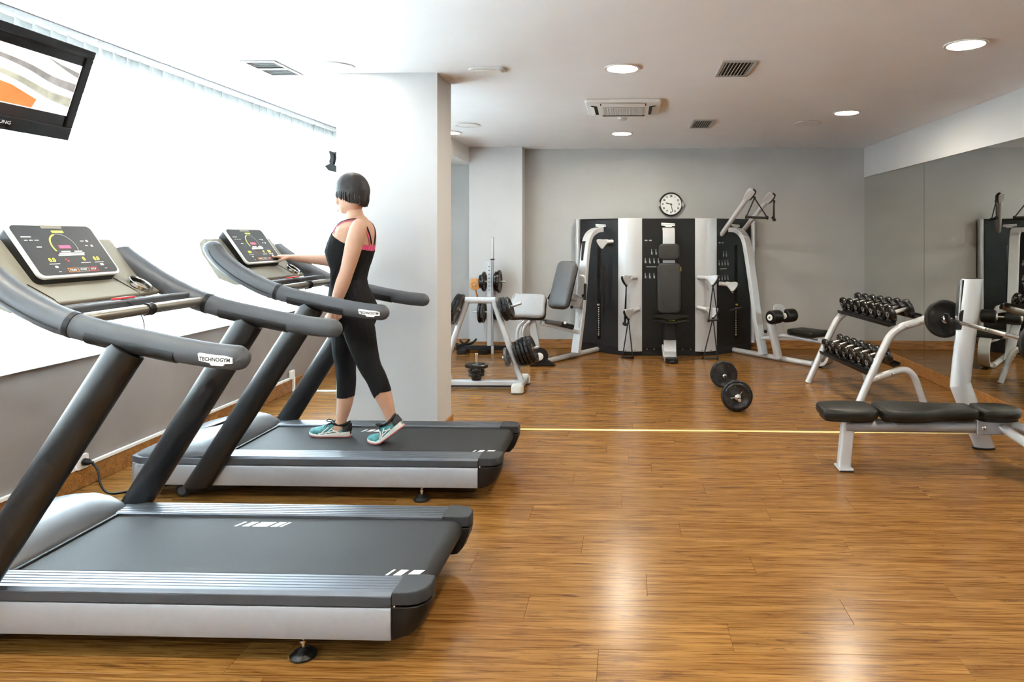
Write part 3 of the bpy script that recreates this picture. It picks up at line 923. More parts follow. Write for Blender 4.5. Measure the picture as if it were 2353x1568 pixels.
    for x, hw, zb, zt in secs:
        r = []
        for k in range(25):
            a = PI * k / 24
            cy_, sy_ = math.cos(a), math.sin(a)
            yv = hw * math.copysign(abs(cy_) ** .55, cy_)
            # the crest bows towards the runner in the middle
            xb = x + .03 * (abs(yv) / hw) ** 2 * (1 if x > -2.6 else 0) * 0
            r.append((xb, c + yv, zb + (zt - zb) * abs(sy_) ** .75))
        rings.append(r)
    mc = obj('motor_cover', MB().loft(rings), 'cover', t, angle=60)
    obj('cover_lip', MB().box(-2.352, -2.322, c - .375, c + .375, .224, .246), 'black', t, bevel=.006)
    # badge on the cover slope, facing up and forward
    bo = V(-2.60, c - .02, .348); ayc = V(-.96, 0, -.27).normalized(); axc = V(0, -1, 0)
    n_ = axc.cross(ayc)
    if n_.z < 0:
        axc = -axc
    sk = obj('sticker', MB().prism([(.0, -.075), (.075, -.04), (.09, .02), (.05, .05), (-.05, .05), (-.09, .02), (-.075, -.04)], V(-2.575, c - .02, .333), axc, ayc, V(0, 0, .004)), 'print_g', mc)
    obj('sticker_emblem', MB().prism([(-.055, .01), (-.03, .03), (-.02, .018), (.02, .03), (.055, .005), (.03, -.012), (.0, -.004), (-.03, -.015)], V(-2.575, c - .02, .3375), axc, ayc, V(0, 0, .001)), 'print_w', sk)
    # --- console
    bt, tp = V(-2.268, c, 1.340), V(-2.420, c, 1.555)
    cv = (tp - bt).normalized(); cu = V(0, 1, 0); cn = cu.cross(cv)
    cc = (bt + tp) / 2
    ph = (tp - bt).length; pw = .415
    prof = [(-2.475, 1.46), (-2.452, 1.492), (-2.435, 1.490), (-2.30, 1.318), (-2.215, 1.262), (-2.197, 1.250), (-2.200, 1.236), (-2.26, 1.222), (-2.36, 1.26), (-2.455, 1.40)]
    hood = obj('console_hood', MB().loft([[(x + ex, c + y, z + ez) for x, z in prof] for y, ex, ez in ((-.352, -.0, .0), (-.20, 0, 0), (.20, 0, 0), (.352, 0, 0))]), 'beige', t, angle=50, bevel=.006)
    for e0, e1, e2 in ((-.235, -.215, -.212), (.195, .215, .222)):
        obj('hood_seam', MB().tube([(-2.300 + .002, c + e0, 1.3195), (-2.214, c + e1, 1.2635), (-2.198, c + e2, 1.248)], .002, 5), 'black', hood)
    obj('console_housing', MB().loft([[cc - cn * .062 + cu * x + cv * (y - .015) for x, y in rrect(pw * .96, ph * 1.0, .03)], [cc - cn * .012 + cu * x + cv * y for x, y in rrect(pw * .985, ph * .985, .03)]]), 'black', hood, angle=50)
    obj('rear_shell', MB().loft([[cc - cn * .10 + cu * x + cv * (y + .05) for x, y in rrect(pw * .8, ph * .5, .03)], [cc - cn * .012 + cu * x + cv * (y + .03) for x, y in rrect(pw * .97, ph * .78, .03)]]), 'silver', hood, angle=50)
    pan = obj('console_panel', MB().prism(rrect(pw, ph, .028), cc - cn * .014, cu, cv, cn * .014), 'white', t, bevel=.004)
    def cpart(name, mb, m, fix=True):
        return obj(name, mb, m, pan, fix=fix)
    O = cc
    obj('face_film', MB().prism(rrect(pw - .022, ph - .022, .022), O, cu, cv, cn * .0012), 'console', pan)
    Lf = .0014
    def q(name, rects, m):
        mb = MB()
        for r in rects:
            put_quad(mb, O, cu, cv, *r, lift=Lf)
        return cpart(name, mb, m)
    q('top_notch', [(-.055, ph / 2 - .026, .045, ph / 2 - .010)], 'beige')
    q('logo_print', [(-.018, ph / 2 - .047, .040, ph / 2 - .036)], 'led_g')
    # speed dial
    def arc(a0, a1, r, w, m, nm):
        mb = MB()
        pts = []
        for k in range(17):
            a = math.radians(a0 + (a1 - a0) * k / 16)
            pts.append((math.cos(a), math.sin(a)))
        for i in range(16):
            (c0, s0_), (c1, s1_) = pts[i], pts[i + 1]
            mb.prism([(c0 * r, s0_ * r), (c1 * r, s1_ * r), (c1 * (r - w), s1_ * (r - w)), (c0 * (r - w), s0_ * (r - w))], O + cu * (-.002) + cv * .018 + cn * Lf, cu, cv, cn * .0006)
        cpart(nm, mb, m)
    arc(205, 105, .062, .0065, 'led_g', 'lit_scale')
    arc(103, -25, .062, .003, 'print_g', 'dim_scale')
    q('red_display', [(-.030, .006, .026, .021)], 'led_r')
    q('track_print', [(-.060, -.031, .070, -.024), (-.035, -.013, .01, -.007), (.03, -.013, .07, -.007), (-.05, -.022, .076, -.016)], 'print_w')
    for x, tx in ((-.105, '0.0'), (.052, '0'), (.118, '0.0')):
        mb = MB()
        put_text(mb, tx, O + cu * x + cv * (-.050), cu, cv, .026, Lf + .0004, bold=.0006)
        cpart('yellow_readout', mb, 'led_y', False)
    q('small_marks', [(-.130, -.070, -.080, -.067), (.025, -.070, .075, -.067), (.098, -.070, .145, -.067), (-.175, .062, -.13, .066), (-.17, .046, -.155, .049), (-.148, .046, -.132, .049), (-.124, .046, -.105, .049),
                      (-.135, .012, -.112, .017), (.095, .040, .115, .044), (.125, .037, .136, .047), (.105, .016, .120, .020), (.135, .012, .146, .022), (-.112, -.088, -.098, -.078), (.118, -.086, .136, -.076), (-.110, -.108, -.098, -.105), (.128, -.103, .142, -.100)], 'print_w')['kind'] = 'stuff'
    q('alert_marks', [(-.042, -.052, -.035, -.047), (-.036, -.060, -.026, -.054)], 'red')
    mb = MB()
    for x0, x1, tx, m in ((-.062, -.012, 'PAUSE', 'orange_pl'), (-.010, .042, 'START', 'print_g'), (.044, .090, 'STOP', 'red')):
        f = .0025
        q(tx.lower() + '_button', [(x0, -.112, x1, -.112 + f), (x0, -.092 - f, x1, -.092), (x0, -.112, x0 + f, -.092), (x1 - f, -.112, x1, -.092)], m)
        put_text(mb, tx, O + cu * ((x0 + x1) / 2) + cv * (-.102), cu, cv, .0115, Lf + .0004, bold=.0004)
    cpart('button_lettering', mb, 'print_w', False)
    # cup holder in the hood
    co = V(-2.235, c + .275, 1.288); cax = V(.58, .10, .80).normalized()
    cup = obj('cup_holder', MB().lathe([(.040, -.03), (.046, .004), (.050, .008), (.052, .006), (.053, -.01), (.050, -.035)], 28, co, cax), 'chrome', t)
    obj('cup_well', MB().lathe([(.036, -.035), (.043, .002), (.041, .0045), (.030, -.02), (.004, -.022)], 28, co, cax), 'gloss_black', cup)
    # cross beam, handle bar, key
    obj('cross_beam', MB().prism([(-2.128, 1.240), (-2.062, 1.245), (-2.056, 1.238), (-2.058, 1.203), (-2.12, 1.198), (-2.134, 1.23)], (0, c - .37, 0), (1, 0, 0), (0, 0, 1), (0, .74, 0)), 'grey_pl', t, bevel=.004)
    hb = obj('handle_bar', MB().rod((-2.012, c - .38, 1.200), (-2.012, c + .38, 1.200), .0215, .002, 20), 'bar', t)
    obj('collar', MB().lathe([(.020, -.022), (.027, -.020), (.027, -.012), (.024, -.010), (.024, .006), (.027, .008), (.027, .016), (.020, .018)], 20, (-2.012, c + .02, 1.2), (0, 1, 0)), 'black', hb)
    ky = obj('safety_key', MB().prism(rrect(.05, .085, .012), (-2.095, c - .01, 1.2445), (.99, 0, .1), (0, 1, 0), (-.001, 0, .008)), 'red', t, bevel=.002)
    obj('key_label', MB().prism(rrect(.034, .060, .006), (-2.095, c - .01, 1.2528), (.99, 0, .1), (0, 1, 0), (0, 0, .0008)), 'print_w', ky)
    obj('key_cord', MB().tube(crv([(-2.08, c - .05, 1.25), (-2.04, c - .03, 1.22), (-2.005, c - .02, 1.16), (-2.0, c - .02, 1.07)], 5), .0022, 6), 'black', ky)
    return t
tm2 = make_treadmill('grey treadmill further back with the woman walking on it')
tm1 = copy_tree(tm2)
tm1.location = (-1.735, TC1, 0)
tm1['label'] = 'grey treadmill in the foreground with nobody on it'

# ================================================================== WEIGHTS
def plate_prof(r, th, hole=.016):
    """cast plate: raised rim, dished web, raised hub; profile (radius, height) centred on 0"""
    h = th / 2
    return [(hole, -h * .95), (hole + .016, -h * .95), (hole + .020, -h * .45), (r * .72, -h * .45), (r * .80, -h * .95), (r * .95, -h), (r, -h * .7), (r, h * .7), (r * .95, h), (r * .80, h * .95), (r * .72, h * .45), (hole + .020, h * .45), (hole + .016, h * .95), (hole, h * .95)]
def plate_geo(mb, c, axis, r, th=.028, n=32):
    o = Vector(c); z = Vector(axis).normalized(); x = z.orthogonal().normalized(); y = z.cross(x)
    pr = plate_prof(r, th)
    rings = [[o + z * h + (x * math.cos(2 * PI * k / n) + y * math.sin(2 * PI * k / n)) * q for k in range(n)] for q, h in pr]
    rings.append(rings[0])
    mb.loft(rings, True, False)
    return mb
def plate(c, axis, r, label, th=.028, m='iron', group='weight plates stored on pegs'):
    """one loose plate = one thing with its hub ring"""
    t = thing('weight_plate', label, 'weight plate', c, group)
    obj('disc', plate_geo(MB(), c, axis, r, th), m, t, angle=40)
    z = Vector(axis).normalized()
    o = Vector(c)
    obj('hub_ring', MB().lathe([(.034, th / 2 * .3), (.040, th / 2 * .3), (.040, th / 2 * .72), (.034, th / 2 * .72)], 20, o, z).lathe([(.034, -th / 2 * .3), (.040, -th / 2 * .3), (.040, -th / 2 * .72), (.034, -th / 2 * .72)], 20, o, z), 'steel', t)
    return t

# ---- barbell on the floor
bp0, bp1 = V(.935, 5.83, .135), V(.952, 6.74, .135)
ad = (bp1 - bp0).normalized()
t = thing('barbell', 'short barbell with black plates lying on the open floor', 'barbell', (.94, 6.28, 0))
obj('bar', MB().rod(bp0 - ad * .17, bp1 + ad * .17, .0135, .003, 16), 'chrome', t)
for i, (q, r) in enumerate(((bp0, .135), (bp1, .135))):
    s_ = -1 if i == 0 else 1
    obj('plate', plate_geo(MB(), q, ad, r, .030, 40), 'iron', t, angle=40)
    obj('plate', plate_geo(MB(), q + ad * s_ * .031, ad, r * .86, .028, 40), 'iron', t, angle=40)
    col = obj('collar', MB().lathe([(.014, .0), (.024, .0), (.026, .004), (.026, .018), (.020, .022), (.014, .022)], 18, q + ad * s_ * .047, ad * s_), 'steel', t)
    for k in range(2):
        a = 1.0 + k * 2.2
        dirv = V(math.cos(a), 0, math.sin(a))
        obj('spring_arm', MB().rod(q + ad * s_ * .06 + dirv * .02, q + ad * s_ * .075 + dirv * .062, .004, .001, 8), 'steel', col)
    obj('inner_sleeve', MB().rod(q - ad * s_ * .018, q - ad * s_ * .10, .021, .004, 16), 'chrome', t)

# ---- dumbbell rack
RK = V(1.955, 5.861, 0); RZ = math.atan2(.102, 1.14)
rk = thing('dumbbell_rack', 'two-tier silver dumbbell rack standing in front of the mirrors', 'rack', RK, rz=RZ, local=True)
RL = 1.145
def rpath(pts, n=7):
    return [(p[0], 0, p[1]) for p in crv(pts, n)]
front = [(0, .0), (.13, .29), (.255, .555), (.315, .655), (.40, .720), (.50, .752), (.615, .788)]
rear = [(.115, .262), (.20, .292), (.33, .332), (.41, .350), (.475, .335), (.525, .275), (.57, .16), (.625, 0)]
for yy_ in (0, RL):
    fr_ = obj('side_frame', MB().tube([(x, yy_, z) for x, _, z in rpath(front)], .034, 16, ref=(0, 1, 0), ell=(1, .9)), 'silver', rk, angle=50)
    obj('rear_leg', MB().tube([(x, yy_, z) for x, _, z in rpath(rear)], .031, 16, ref=(0, 1, 0), ell=(1, .9)), 'silver', rk, angle=50)
    for px_, pz_ in ((.44, .733), (.56, .770), (.19, .288), (.31, .325)):
        nrm = V(-.3, 0, 1).normalized() if False else V(0, -1 if yy_ == 0 else 1, 0)
        obj('bolt', MB().lathe([(.011, 0), (.011, .004), (.006, .007)], 10, V(px_, yy_, pz_) + nrm * .029, nrm), 'steel', fr_)
    obj('end_plug', MB().lathe([(.033, 0), (.034, .006), (.02, .012)], 16, (.612, yy_, .787), (.95, 0, .3)), 'black', fr_)
for (xa, za) in ((.335, .742), (.565, .812), (.145, .325), (.375, .393)):
    obj('shelf_rail', MB().prism([(-.03, -.012), (.03, .006), (.034, .03), (.022, .030), (.018, .012), (-.022, .0), (-.026, .018), (-.036, .016)], (xa, .02, za - .01), (1, 0, 0), (0, 0, 1), (0, RL - .04, 0)), 'black', rk)
def ordinal(i):
    return ['first', 'second', 'third', 'fourth', 'fifth', 'sixth', 'seventh'][i]
db_proto = {}
def dumbbell(c, tilt, r, label, group, rx):
    """axis along rack depth; c in rack coordinates"""
    w = RK + Matrix.Rotation(RZ, 3, 'Z') @ Vector(c)
    t = thing('dumbbell', label, 'dumbbell', w, group, local=True)
    t.rotation_euler = (0, -tilt, RZ)
    key = round(r, 3)
    if key not in db_proto:
        L = .115
        hd = []
        for s_ in (-1, 1):
            hd.append(MB().lathe([(.018, L * .55), (r * .90, L * .55), (r * .97, L * .58), (r, L * .64), (r, L * .80), (r * .95, L * .86), (r * .80, L * .87), (r * .76, L * .83), (r * .42, L * .83), (r * .38, L * .92), (r * .30, L * .95), (.004, L * .95)], 24, (0, 0, 0), (s_, 0, 0)).mesh('head', angle=40))
        gr = MB().lathe([(.0155, -L * .56), (.0155, -L * .5), (.017, -L * .25), (.0175, 0), (.017, L * .25), (.0155, L * .5), (.0155, L * .56)], 16, (0, 0, 0), (1, 0, 0)).mesh('handle')
        rg = []
        for s_ in (-1, 1):
            rg.append(MB().lathe([(r * .30, L * .945), (r * .30, L * .965), (r * .22, L * .965), (r * .22, L * .945)], 20, (0, 0, 0), (s_, 0, 0)).mesh('number_ring'))
        for me in hd: me.materials.append(M['iron'])
        gr.materials.append(M['steel'])
        for me in rg: me.materials.append(M['print_g'])
        db_proto[key] = (hd, gr, rg)
    hd, gr, rg = db_proto[key]
    for me, re_ in zip(hd, rg):
        h = bpy.data.objects.new('head', me); C.objects.link(h); h.parent = t
        q_ = bpy.data.objects.new('number_ring', re_); C.objects.link(q_); q_.parent = h
    g = bpy.data.objects.new('handle', gr); C.objects.link(g); g.parent = t
    return t
ends = ['at the far end of the', 'second from the far end of the', 'third from the far end of the', 'fourth along, in the middle of the', 'third from the near end of the', 'second from the near end of the', 'at the near end of the']
for i in range(7):
    f_ = i / 6
    yv = RL - .075 - (RL - .155) * f_
    r = .070 + .012 * f_
    dumbbell((.425, yv, .815 + .031 + (r - .074) * .9), math.radians(17), r, 'black dumbbell ' + ends[i] + ' upper tier', 'dumbbells on the upper tier', 0)
    r = .066 + .013 * f_
    dumbbell((.237, yv, .392 + .031 + (r - .066) * .9), math.radians(17), r, 'black dumbbell ' + ends[i] + ' lower tier', 'dumbbells on the lower tier', 0)

# ---- flat bench with uprights
bn = thing('weight_bench', 'silver weight bench with black pads and tall barbell uprights by the mirrors', 'weight bench', (1.39, 4.40, 0))
BY = 4.40
def bpad(poly, name):
    obj(name, MB().pad(crv(poly, 4, True), (0, BY, .348), (1, 0, 0), (0, 1, 0), .066, .024), 'leather', bn, angle=50)
    obj('pad_board', MB().prism([(p[0] * .9 + .1 * sum(q[0] for q in poly) / len(poly), p[1] * .8) for p in crv(poly, 4, True)], (0, BY, .334), (1, 0, 0), (0, 1, 0), (0, 0, .018)), 'black', bn)
bpad([(1.235, -.07), (1.26, -.115), (1.36, -.145), (1.47, -.150), (1.555, -.125), (1.583, -.07), (1.583, .07), (1.555, .125), (1.47, .150), (1.36, .145), (1.26, .115), (1.235, .07)], 'seat_pad')
bpad([(1.598, -.09), (1.635, -.135), (1.73, -.155), (1.84, -.150), (1.96, -.112), (2.08, -.100), (2.18, -.105), (2.212, -.075), (2.214, .075), (2.18, .105), (2.08, .100), (1.96, .112), (1.84, .150), (1.73, .155), (1.635, .135), (1.598, .09)], 'back_pad')
bpad([(2.228, -.075), (2.255, -.112), (2.34, -.120), (2.43, -.105), (2.485, -.06), (2.495, 0), (2.485, .06), (2.43, .105), (2.34, .120), (2.255, .112), (2.228, .075)], 'head_pad')
obj('main_beam', MB().tube([(1.40, BY, .285), (2.28, BY, .285)], .042, 18), 'silver2', bn)
obj('gusset', MB().box(2.215, 2.435, BY - .050, BY + .050, .242, .332), 'silver2', bn, bevel=.008)
for x in (2.255, 2.395):
    obj('bolt', MB().lathe([(.014, 0), (.014, .004), (.008, .008)], 12, (x, BY - .05, .288), (0, -1, 0)), 'steel', bn)
obj('rear_beam', MB().tube(crv([(2.43, BY, .285), (2.50, BY, .272), (2.60, BY, .22), (2.70, BY, .13), (2.78, BY, .03)], 6), .040, 18), 'silver2', bn)
obj('rear_foot', MB().box(2.71, 2.86, BY - .06, BY + .06, .001, .026), 'silver', bn, bevel=.006)
obj('front_leg', MB().loft([[(x + dx, BY + y, z) for x, y in rrect(.082, .062, .014, 3)] for dx, z in ((1.392, .02), (1.422, .345))]), 'silver', bn, angle=50)
obj('foot_plate', MB().box(1.345, 1.44, BY - .06, BY + .06, .006, .022), 'silver', bn, bevel=.006)
obj('foot_rubber', MB().box(1.35, 1.435, BY - .055, BY + .055, .001, .008), 'black', bn)
for yu in (4.86, 3.93):
    def oval(cx, z, a=.072, b=.038, tiltx=0):
        return [(cx + a * math.cos(2 * PI * k / 24), yu + b * math.sin(2 * PI * k / 24), z + tiltx * a * math.cos(2 * PI * k / 24)) for k in range(24)]
    up = obj('upright', MB().loft([oval(2.355, .455, tiltx=.25), oval(2.370, .60), oval(2.440, 1.19, .073), oval(2.4415, 1.205, .072)]), 'silver', bn, angle=60)
    obj('lower_leg', MB().loft([oval(2.525, .012), oval(2.505, .06), oval(2.355, .455, tiltx=.25)]), 'silver', bn, angle=60)
    obj('top_cap', MB().loft([oval(2.4415, 1.2, .070, .035), oval(2.4415, 1.208, .066, .033)]), 'black', up)
    obj('foot_plate', MB().loft([oval(2.518, .002, .080, .046), oval(2.518, .014, .080, .046)]), 'black', bn)
    obj('cross_tube', MB().cyl((2.37, BY, .29), (2.42, yu, .235), .03), 'silver', bn)
    # hook rail on the bench side of the upright
    hr = obj('hook_rail', MB().beam((2.330, yu, .84), (2.354, yu, 1.20), .05, .012, (1, 0, 0)), 'steel', up, bevel=.002)
    obj('rail_gap', MB().beam((2.342, yu, .84), (2.366, yu, 1.195), .034, .022, (1, 0, 0)), 'black', up)
    hook = [(.04, -.06), (-.03, -.055), (-.075, -.012), (-.092, .055), (-.078, .058), (-.056, .0), (-.024, -.018), (-.01, .0), (-.005, .06), (.02, .085), (.04, .085)]
    obj('bar_hook', MB().prism(hook, (2.342, yu - .028, .902), (1, 0, 0), (0, 0, 1), (0, .056, 0)), 'black', bn, bevel=.004)
bb = thing('barbell', 'chrome barbell with one black plate per side racked on the bench uprights', 'barbell', (2.300, 4.4, .905))
bx, bzz = 2.300, .905
obj('bar', MB().rod((bx, 3.84, bzz), (bx, 4.96, bzz), .0135, .002, 16), 'chrome', bb)
for s_, y in ((-1, 3.80), (1, 4.985)):
    obj('sleeve', MB().lathe([(.016, -.09), (.020, -.085), (.020, -.012), (.030, -.010), (.030, 0), (.022, .002), (.022, .17), (.018, .175)], 18, (bx, y - s_ * .02, bzz), (0, s_, 0)), 'chrome', bb)
    pl_ = obj('plate', plate_geo(MB(), (bx, y, bzz), (0, 1, 0), .138, .034, 40), 'rubber', bb, angle=40)
    obj('collar', MB().lathe([(.022, 0), (.036, .0), (.036, .03), (.022, .03)], 18, (bx, y + s_ * .02, bzz), (0, s_, 0)), 'black', bb)
obj('grip_knurl', MB().lathe([(.0137, -.25), (.0142, -.248), (.0142, -.02), (.0137, -.018)], 16, (bx, 4.62, bzz), (0, 1, 0)).lathe([(.0137, -.25), (.0142, -.248), (.0142, -.02), (.0137, -.018)], 16, (bx, 4.42, bzz), (0, 1, 0)), 'steel', bb)

# ---- A-frame plate rack behind the column
AY = 6.66
af = thing('plate_rack', 'white A-frame weight plate rack just past the column', 'rack', (-1.465, AY, 0))
axc_ = -1.465
for s_ in (-1, 1):
    fx = axc_ + s_ * .405
    obj('leg', MB().tube([(fx, AY, .075), (axc_ + s_ * .135, AY, .862)], .030, 16), 'silver', af)
    sk = [(-.25, .0), (-.25, .05), (-.22, .075), (.22, .075), (.25, .05), (.25, 0), (.15, .0), (.13, .03), (-.13, .03), (-.15, 0)]
    obj('foot', MB().prism(sk, (fx - .05, AY, .006), (0, 1, 0), (0, 0, 1), (.10, 0, 0)), 'silver', af, bevel=.012)
    for e_ in (-1, 1):
        obj('foot_end', MB().loft([[(fx + x, AY + e_ * .215 + y, z) for x, y in rrect(.115 - k, .10 - k, .03)] for z, k in ((.008, 0), (.07, .0), (.095, .03))]), 'off_pl', af, angle=50, bevel=.004)
        obj('foot_rubber', MB().prism(rrect(.12, .105, .03), (fx, AY + e_ * .215, .001), (1, 0, 0), (0, 1, 0), (0, 0, .008)), 'black', af)
obj('top_bar', MB().tube([(axc_ - .15, AY, .872), (axc_ + .15, AY, .872)], .032, 16), 'silver', af)
obj('base_beam', MB().box(axc_ - .37, axc_ + .37, AY - .04, AY + .04, .03, .078), 'silver', af, bevel=.01)
obj('beam_pad', MB().box(axc_ - .36, axc_ + .36, AY - .036, AY + .036, .018, .031), 'black', af)
pegs = {'ur': (V(-1.285, AY, .765), V(.945, 0, .33), .24), 'ul': (V(-1.645, AY, .765), V(-.945, 0, .33), .17), 'lr': (V(-1.135, AY, .325), V(.945, 0, .33), .26), 'lri': (V(-1.135, AY, .325), V(-.945, 0, -.20), .12)}
for k, (o_, d_, l_) in pegs.items():
    obj('peg', MB().rod(o_, o_ + d_ * l_, .014, .003, 12), 'steel', af)
obj('centre_peg', MB().rod((axc_ - .04, AY, .078), (axc_ - .04, AY, .345), .014, .003, 12), 'chrome', af)
PD = pegs['ur'][1]
lb = ['black weight plate on the right upper peg of the A-frame, against the frame', 'black weight plate on the right upper peg of the A-frame, middle of three', 'small black weight plate on the right upper peg of the A-frame, outermost of three']
for i, r in enumerate((.122, .118, .105)):
    plate(pegs['ur'][0] + PD * (.055 + i * .033), PD, r, lb[i])
lb = ['large black weight plate on the left upper peg of the A-frame, against the frame', 'large black weight plate on the left upper peg of the A-frame, outer of two']
for i, r in enumerate((.158, .152)):
    plate(pegs['ul'][0] + pegs['ul'][1] * (.05 + i * .036), pegs['ul'][1], r, lb[i], .032)
nm = ['innermost', 'second', 'third', 'fourth', 'outermost']
for i, r in enumerate((.128, .138, .145, .145, .138)):
    plate(pegs['lr'][0] + PD * (.05 + i * .038), PD, r, 'large black weight plate on the low right peg of the A-frame, %s of five' % nm[i], .032)
plate(pegs['lri'][0] + pegs['lri'][1] * .07, pegs['lri'][1], .092, 'grey weight plate on the inner side of the low A-frame leg', .03, 'pad_grey')
nm = ['bottom small', 'second small', 'third small']
for i in range(3):
    plate((axc_ - .04, AY, .10 + .034 * i), (0, 0, 1), .050 if i == 0 else .074 + .004 * i, 'black weight plate on the upright centre peg, %s one of the pile' % nm[i], .03)
plate((axc_ - .04, AY, .222), (.04, .02, 1), .115, 'wide black weight plate on top of the pile on the upright centre peg', .032)

# ---- upright stand by the back wall
SY, SX = 8.66, -1.783
st = thing('squat_stand', 'white upright stand on a black base beside the back pilaster', 'stand', (SX, SY, 0))
obj('post', MB().box(SX - .032, SX + .026, SY - .03, SY + .03, .09, 1.175), 'silver', st, bevel=.005)
obj('post_cap', MB().box(SX - .05, SX + .04, SY - .035, SY + .035, 1.17, 1.19), 'silver', st, bevel=.003)
for i in range(7):
    obj('pin_hole', MB().lathe([(.007, 0), (.007, .003)], 10, (SX - .003, SY - .0295, 1.12 - i * .05), (0, -1, 0)), 'black', st)
obj('base_beam', MB().box(-2.22, -1.52, SY - .035, SY + .035, .045, .10), 'black', st, bevel=.006)
for x in (-2.12, SX - .06):
    obj('base_foot', MB().box(x - .06, x + .05, SY - .13, SY + .13, .001, .06), 'black', st, bevel=.01)
for k, dx in enumerate((-.03, .05)):
    horn = crv([(-.10, .04), (-.06, .0), (0, -.015), (.06, .0), (.12, .055)], 5)
    obj('bar_cradle', MB().tube([(-2.13 + dx + x, SY - .03 + k * .05, .125 + z) for x, z in horn], .014, 8), 'black', st)
for z in (.53, .925):
    obj('peg', MB().rod((SX - .22, SY, z), (SX + .20, SY, z), .013, .003, 12), 'steel', st)
for z in (.30, .18, .14):
    obj('knob', MB().lathe([(.010, 0), (.012, .01), (.008, .02)], 10, (SX + .026, SY, z), (1, 0, 0)), 'black', st)
pd = [(-.075, .925, .128, 'black weight plate high on the white stand, left of the post'), (-.115, .925, .09, 'smaller black weight plate high on the white stand, next to the tan belt'),
      (.085, .925, .13, 'black weight plate high on the white stand, right of the post'), (.122, .925, .148, 'large black weight plate high on the white stand, outermost on the right'),
      (-.085, .53, .142, 'black weight plate low on the white stand, left of the post'), (-.122, .53, .142, 'black weight plate low on the white stand, outermost on the left'),
      (.075, .53, .10, 'black weight plate low on the white stand, right of the post')]
for dx, z, r, l in pd:
    plate((SX + dx, SY, z), (1, 0, .0), r, l, .032)
vb = thing('barbell_bar', 'bare steel barbell bar standing upright against the white stand', 'barbell', (SX + .05, SY - .055, 0))
obj('shaft', MB().rod((SX + .045, SY - .05, .10), (SX + .045, SY - .05, 1.20), .0125, .002, 12), 'silver2', vb)
obj('sleeve', MB().rod((SX + .045, SY - .05, 1.22), (SX + .045, SY - .05, 1.50), .019, .003, 14).rod((SX + .045, SY - .05, .001), (SX + .045, SY - .05, .10), .019, .003, 14), 'silver', vb)
obj('stop_ring', MB().lathe([(.012, 0), (.026, .0), (.026, .016), (.012, .016)], 14, (SX + .045, SY - .05, 1.205)), 'black', vb)
bl_ = thing('weight_belt', 'tan leather lifting belt slung over the left peg of the white stand', 'belt', (SX - .19, SY, .89))
obj('folded_belt', MB().pad(crv([(-.055, -.06), (.05, -.065), (.06, .0), (.062, .06), (.0, .07), (-.05, .062)], 4, True), (SX - .185, SY - .02, .895), (1, 0, 0), (0, 0, 1), .03, .008), 'orange', bl_, angle=50)
obj('strap', MB().obox((SX - .175, SY - .02, .79), (1, 0, .25), (0, 1, 0), (-.25, 0, 1), .012, .05, .13), 'orange', bl_, bevel=.003)
obj('buckle', MB().tube(crv([(SX - .215, SY - .052, .87), (SX - .165, SY - .052, .87), (SX - .165, SY - .052, .91), (SX - .215, SY - .052, .91)], 3, True), .005, 6, closed=True), 'chrome', bl_)

# ---- clock
ck = V(.575, YB - .04, 1.940)
t = thing('wall_clock', 'round white wall clock with a dark rim above the exercise tower', 'clock', (ck.x, YB - .02, ck.z))
u_, v_ = V(1, 0, 0), V(0, 0, 1)
obj('rim', MB().lathe([(.150, -.038), (.158, -.038), (.160, -.01), (.158, .004), (.152, .012), (.143, .010), (.138, -.004), (.138, -.02)], 48, ck, (0, -1, 0)), 'gloss_black', t)
obj('side_clip', MB().box(ck.x - .167, ck.x - .150, YB - .06, YB - .03, ck.z - .03, ck.z + .03), 'silver', t, bevel=.004)
obj('side_clip', MB().box(ck.x + .150, ck.x + .167, YB - .06, YB - .03, ck.z - .03, ck.z + .03), 'silver', t, bevel=.004)
fc = obj('dial', MB().lathe([(.140, -.02), (.140, -.004), (.003, -.004)], 48, ck, (0, -1, 0)), 'clockface', t)
mb = MB()
for i in range(1, 13):
    a = math.radians(90 - 30 * i)
    put_text(mb, str(i), ck + V(0, -.0052, 0) + u_ * (math.cos(a) * .108) + v_ * (math.sin(a) * .108), u_, v_, .036, 0, bold=.0012)
obj('numerals', mb, 'print_k', fc, fix=False)
def hand(name, ang, l, w, dy):
    a = math.radians(90 - ang)
    d_ = u_ * math.cos(a) + v_ * math.sin(a)
    obj(name, MB().obox(ck + V(0, -dy, 0) + d_ * (l / 2 - .015), d_, V(0, 1, 0), d_.cross(V(0, 1, 0)), l, .002, w), 'print_k', fc)
hand('hour_hand', 286, .085, .010, .008)
hand('minute_hand', 168, .125, .007, .0105)
obj('hand_pin', MB().lathe([(.008, 0), (.008, .008), (.004, .011)], 12, ck + V(0, -.004, 0), (0, -1, 0)), 'print_k', fc)

# ================================================================== EXERCISE TOWER (three stations)
mg = thing('exercise_tower', 'black and silver multi-station exercise tower against the back wall', 'exercise machine', (.51, 8.75, 0))
ZT = 1.735
def wall_slab(name, a, b, z0, z1, m, back=.30, bulge=0.0, th=None, parent=None):
    """upright panel whose face runs from a to b (x, y), body behind it"""
    a, b = V(a[0], a[1], 0), V(b[0], b[1], 0)
    d = b - a
    nrm = V(d.y, -d.x, 0).normalized()
    fr_ = [a + d * (i / 8) + nrm * (bulge * math.sin(PI * i / 8)) for i in range(9)]
    bk = [b - nrm * (th or .05), a - nrm * (th or .05)]
    o = MB().loft([[(p.x, p.y, z) for p in fr_ + bk] for z in (z0, z1)])
    return obj(name, o, m, parent or mg, angle=30, bevel=.004)
cL, cR, sL, sR = (.178, 8.525), (.846, 8.535), (-.126, 8.565), (1.128, 8.60)
oL, oR = (-.640, 8.985), (1.632, 9.02)
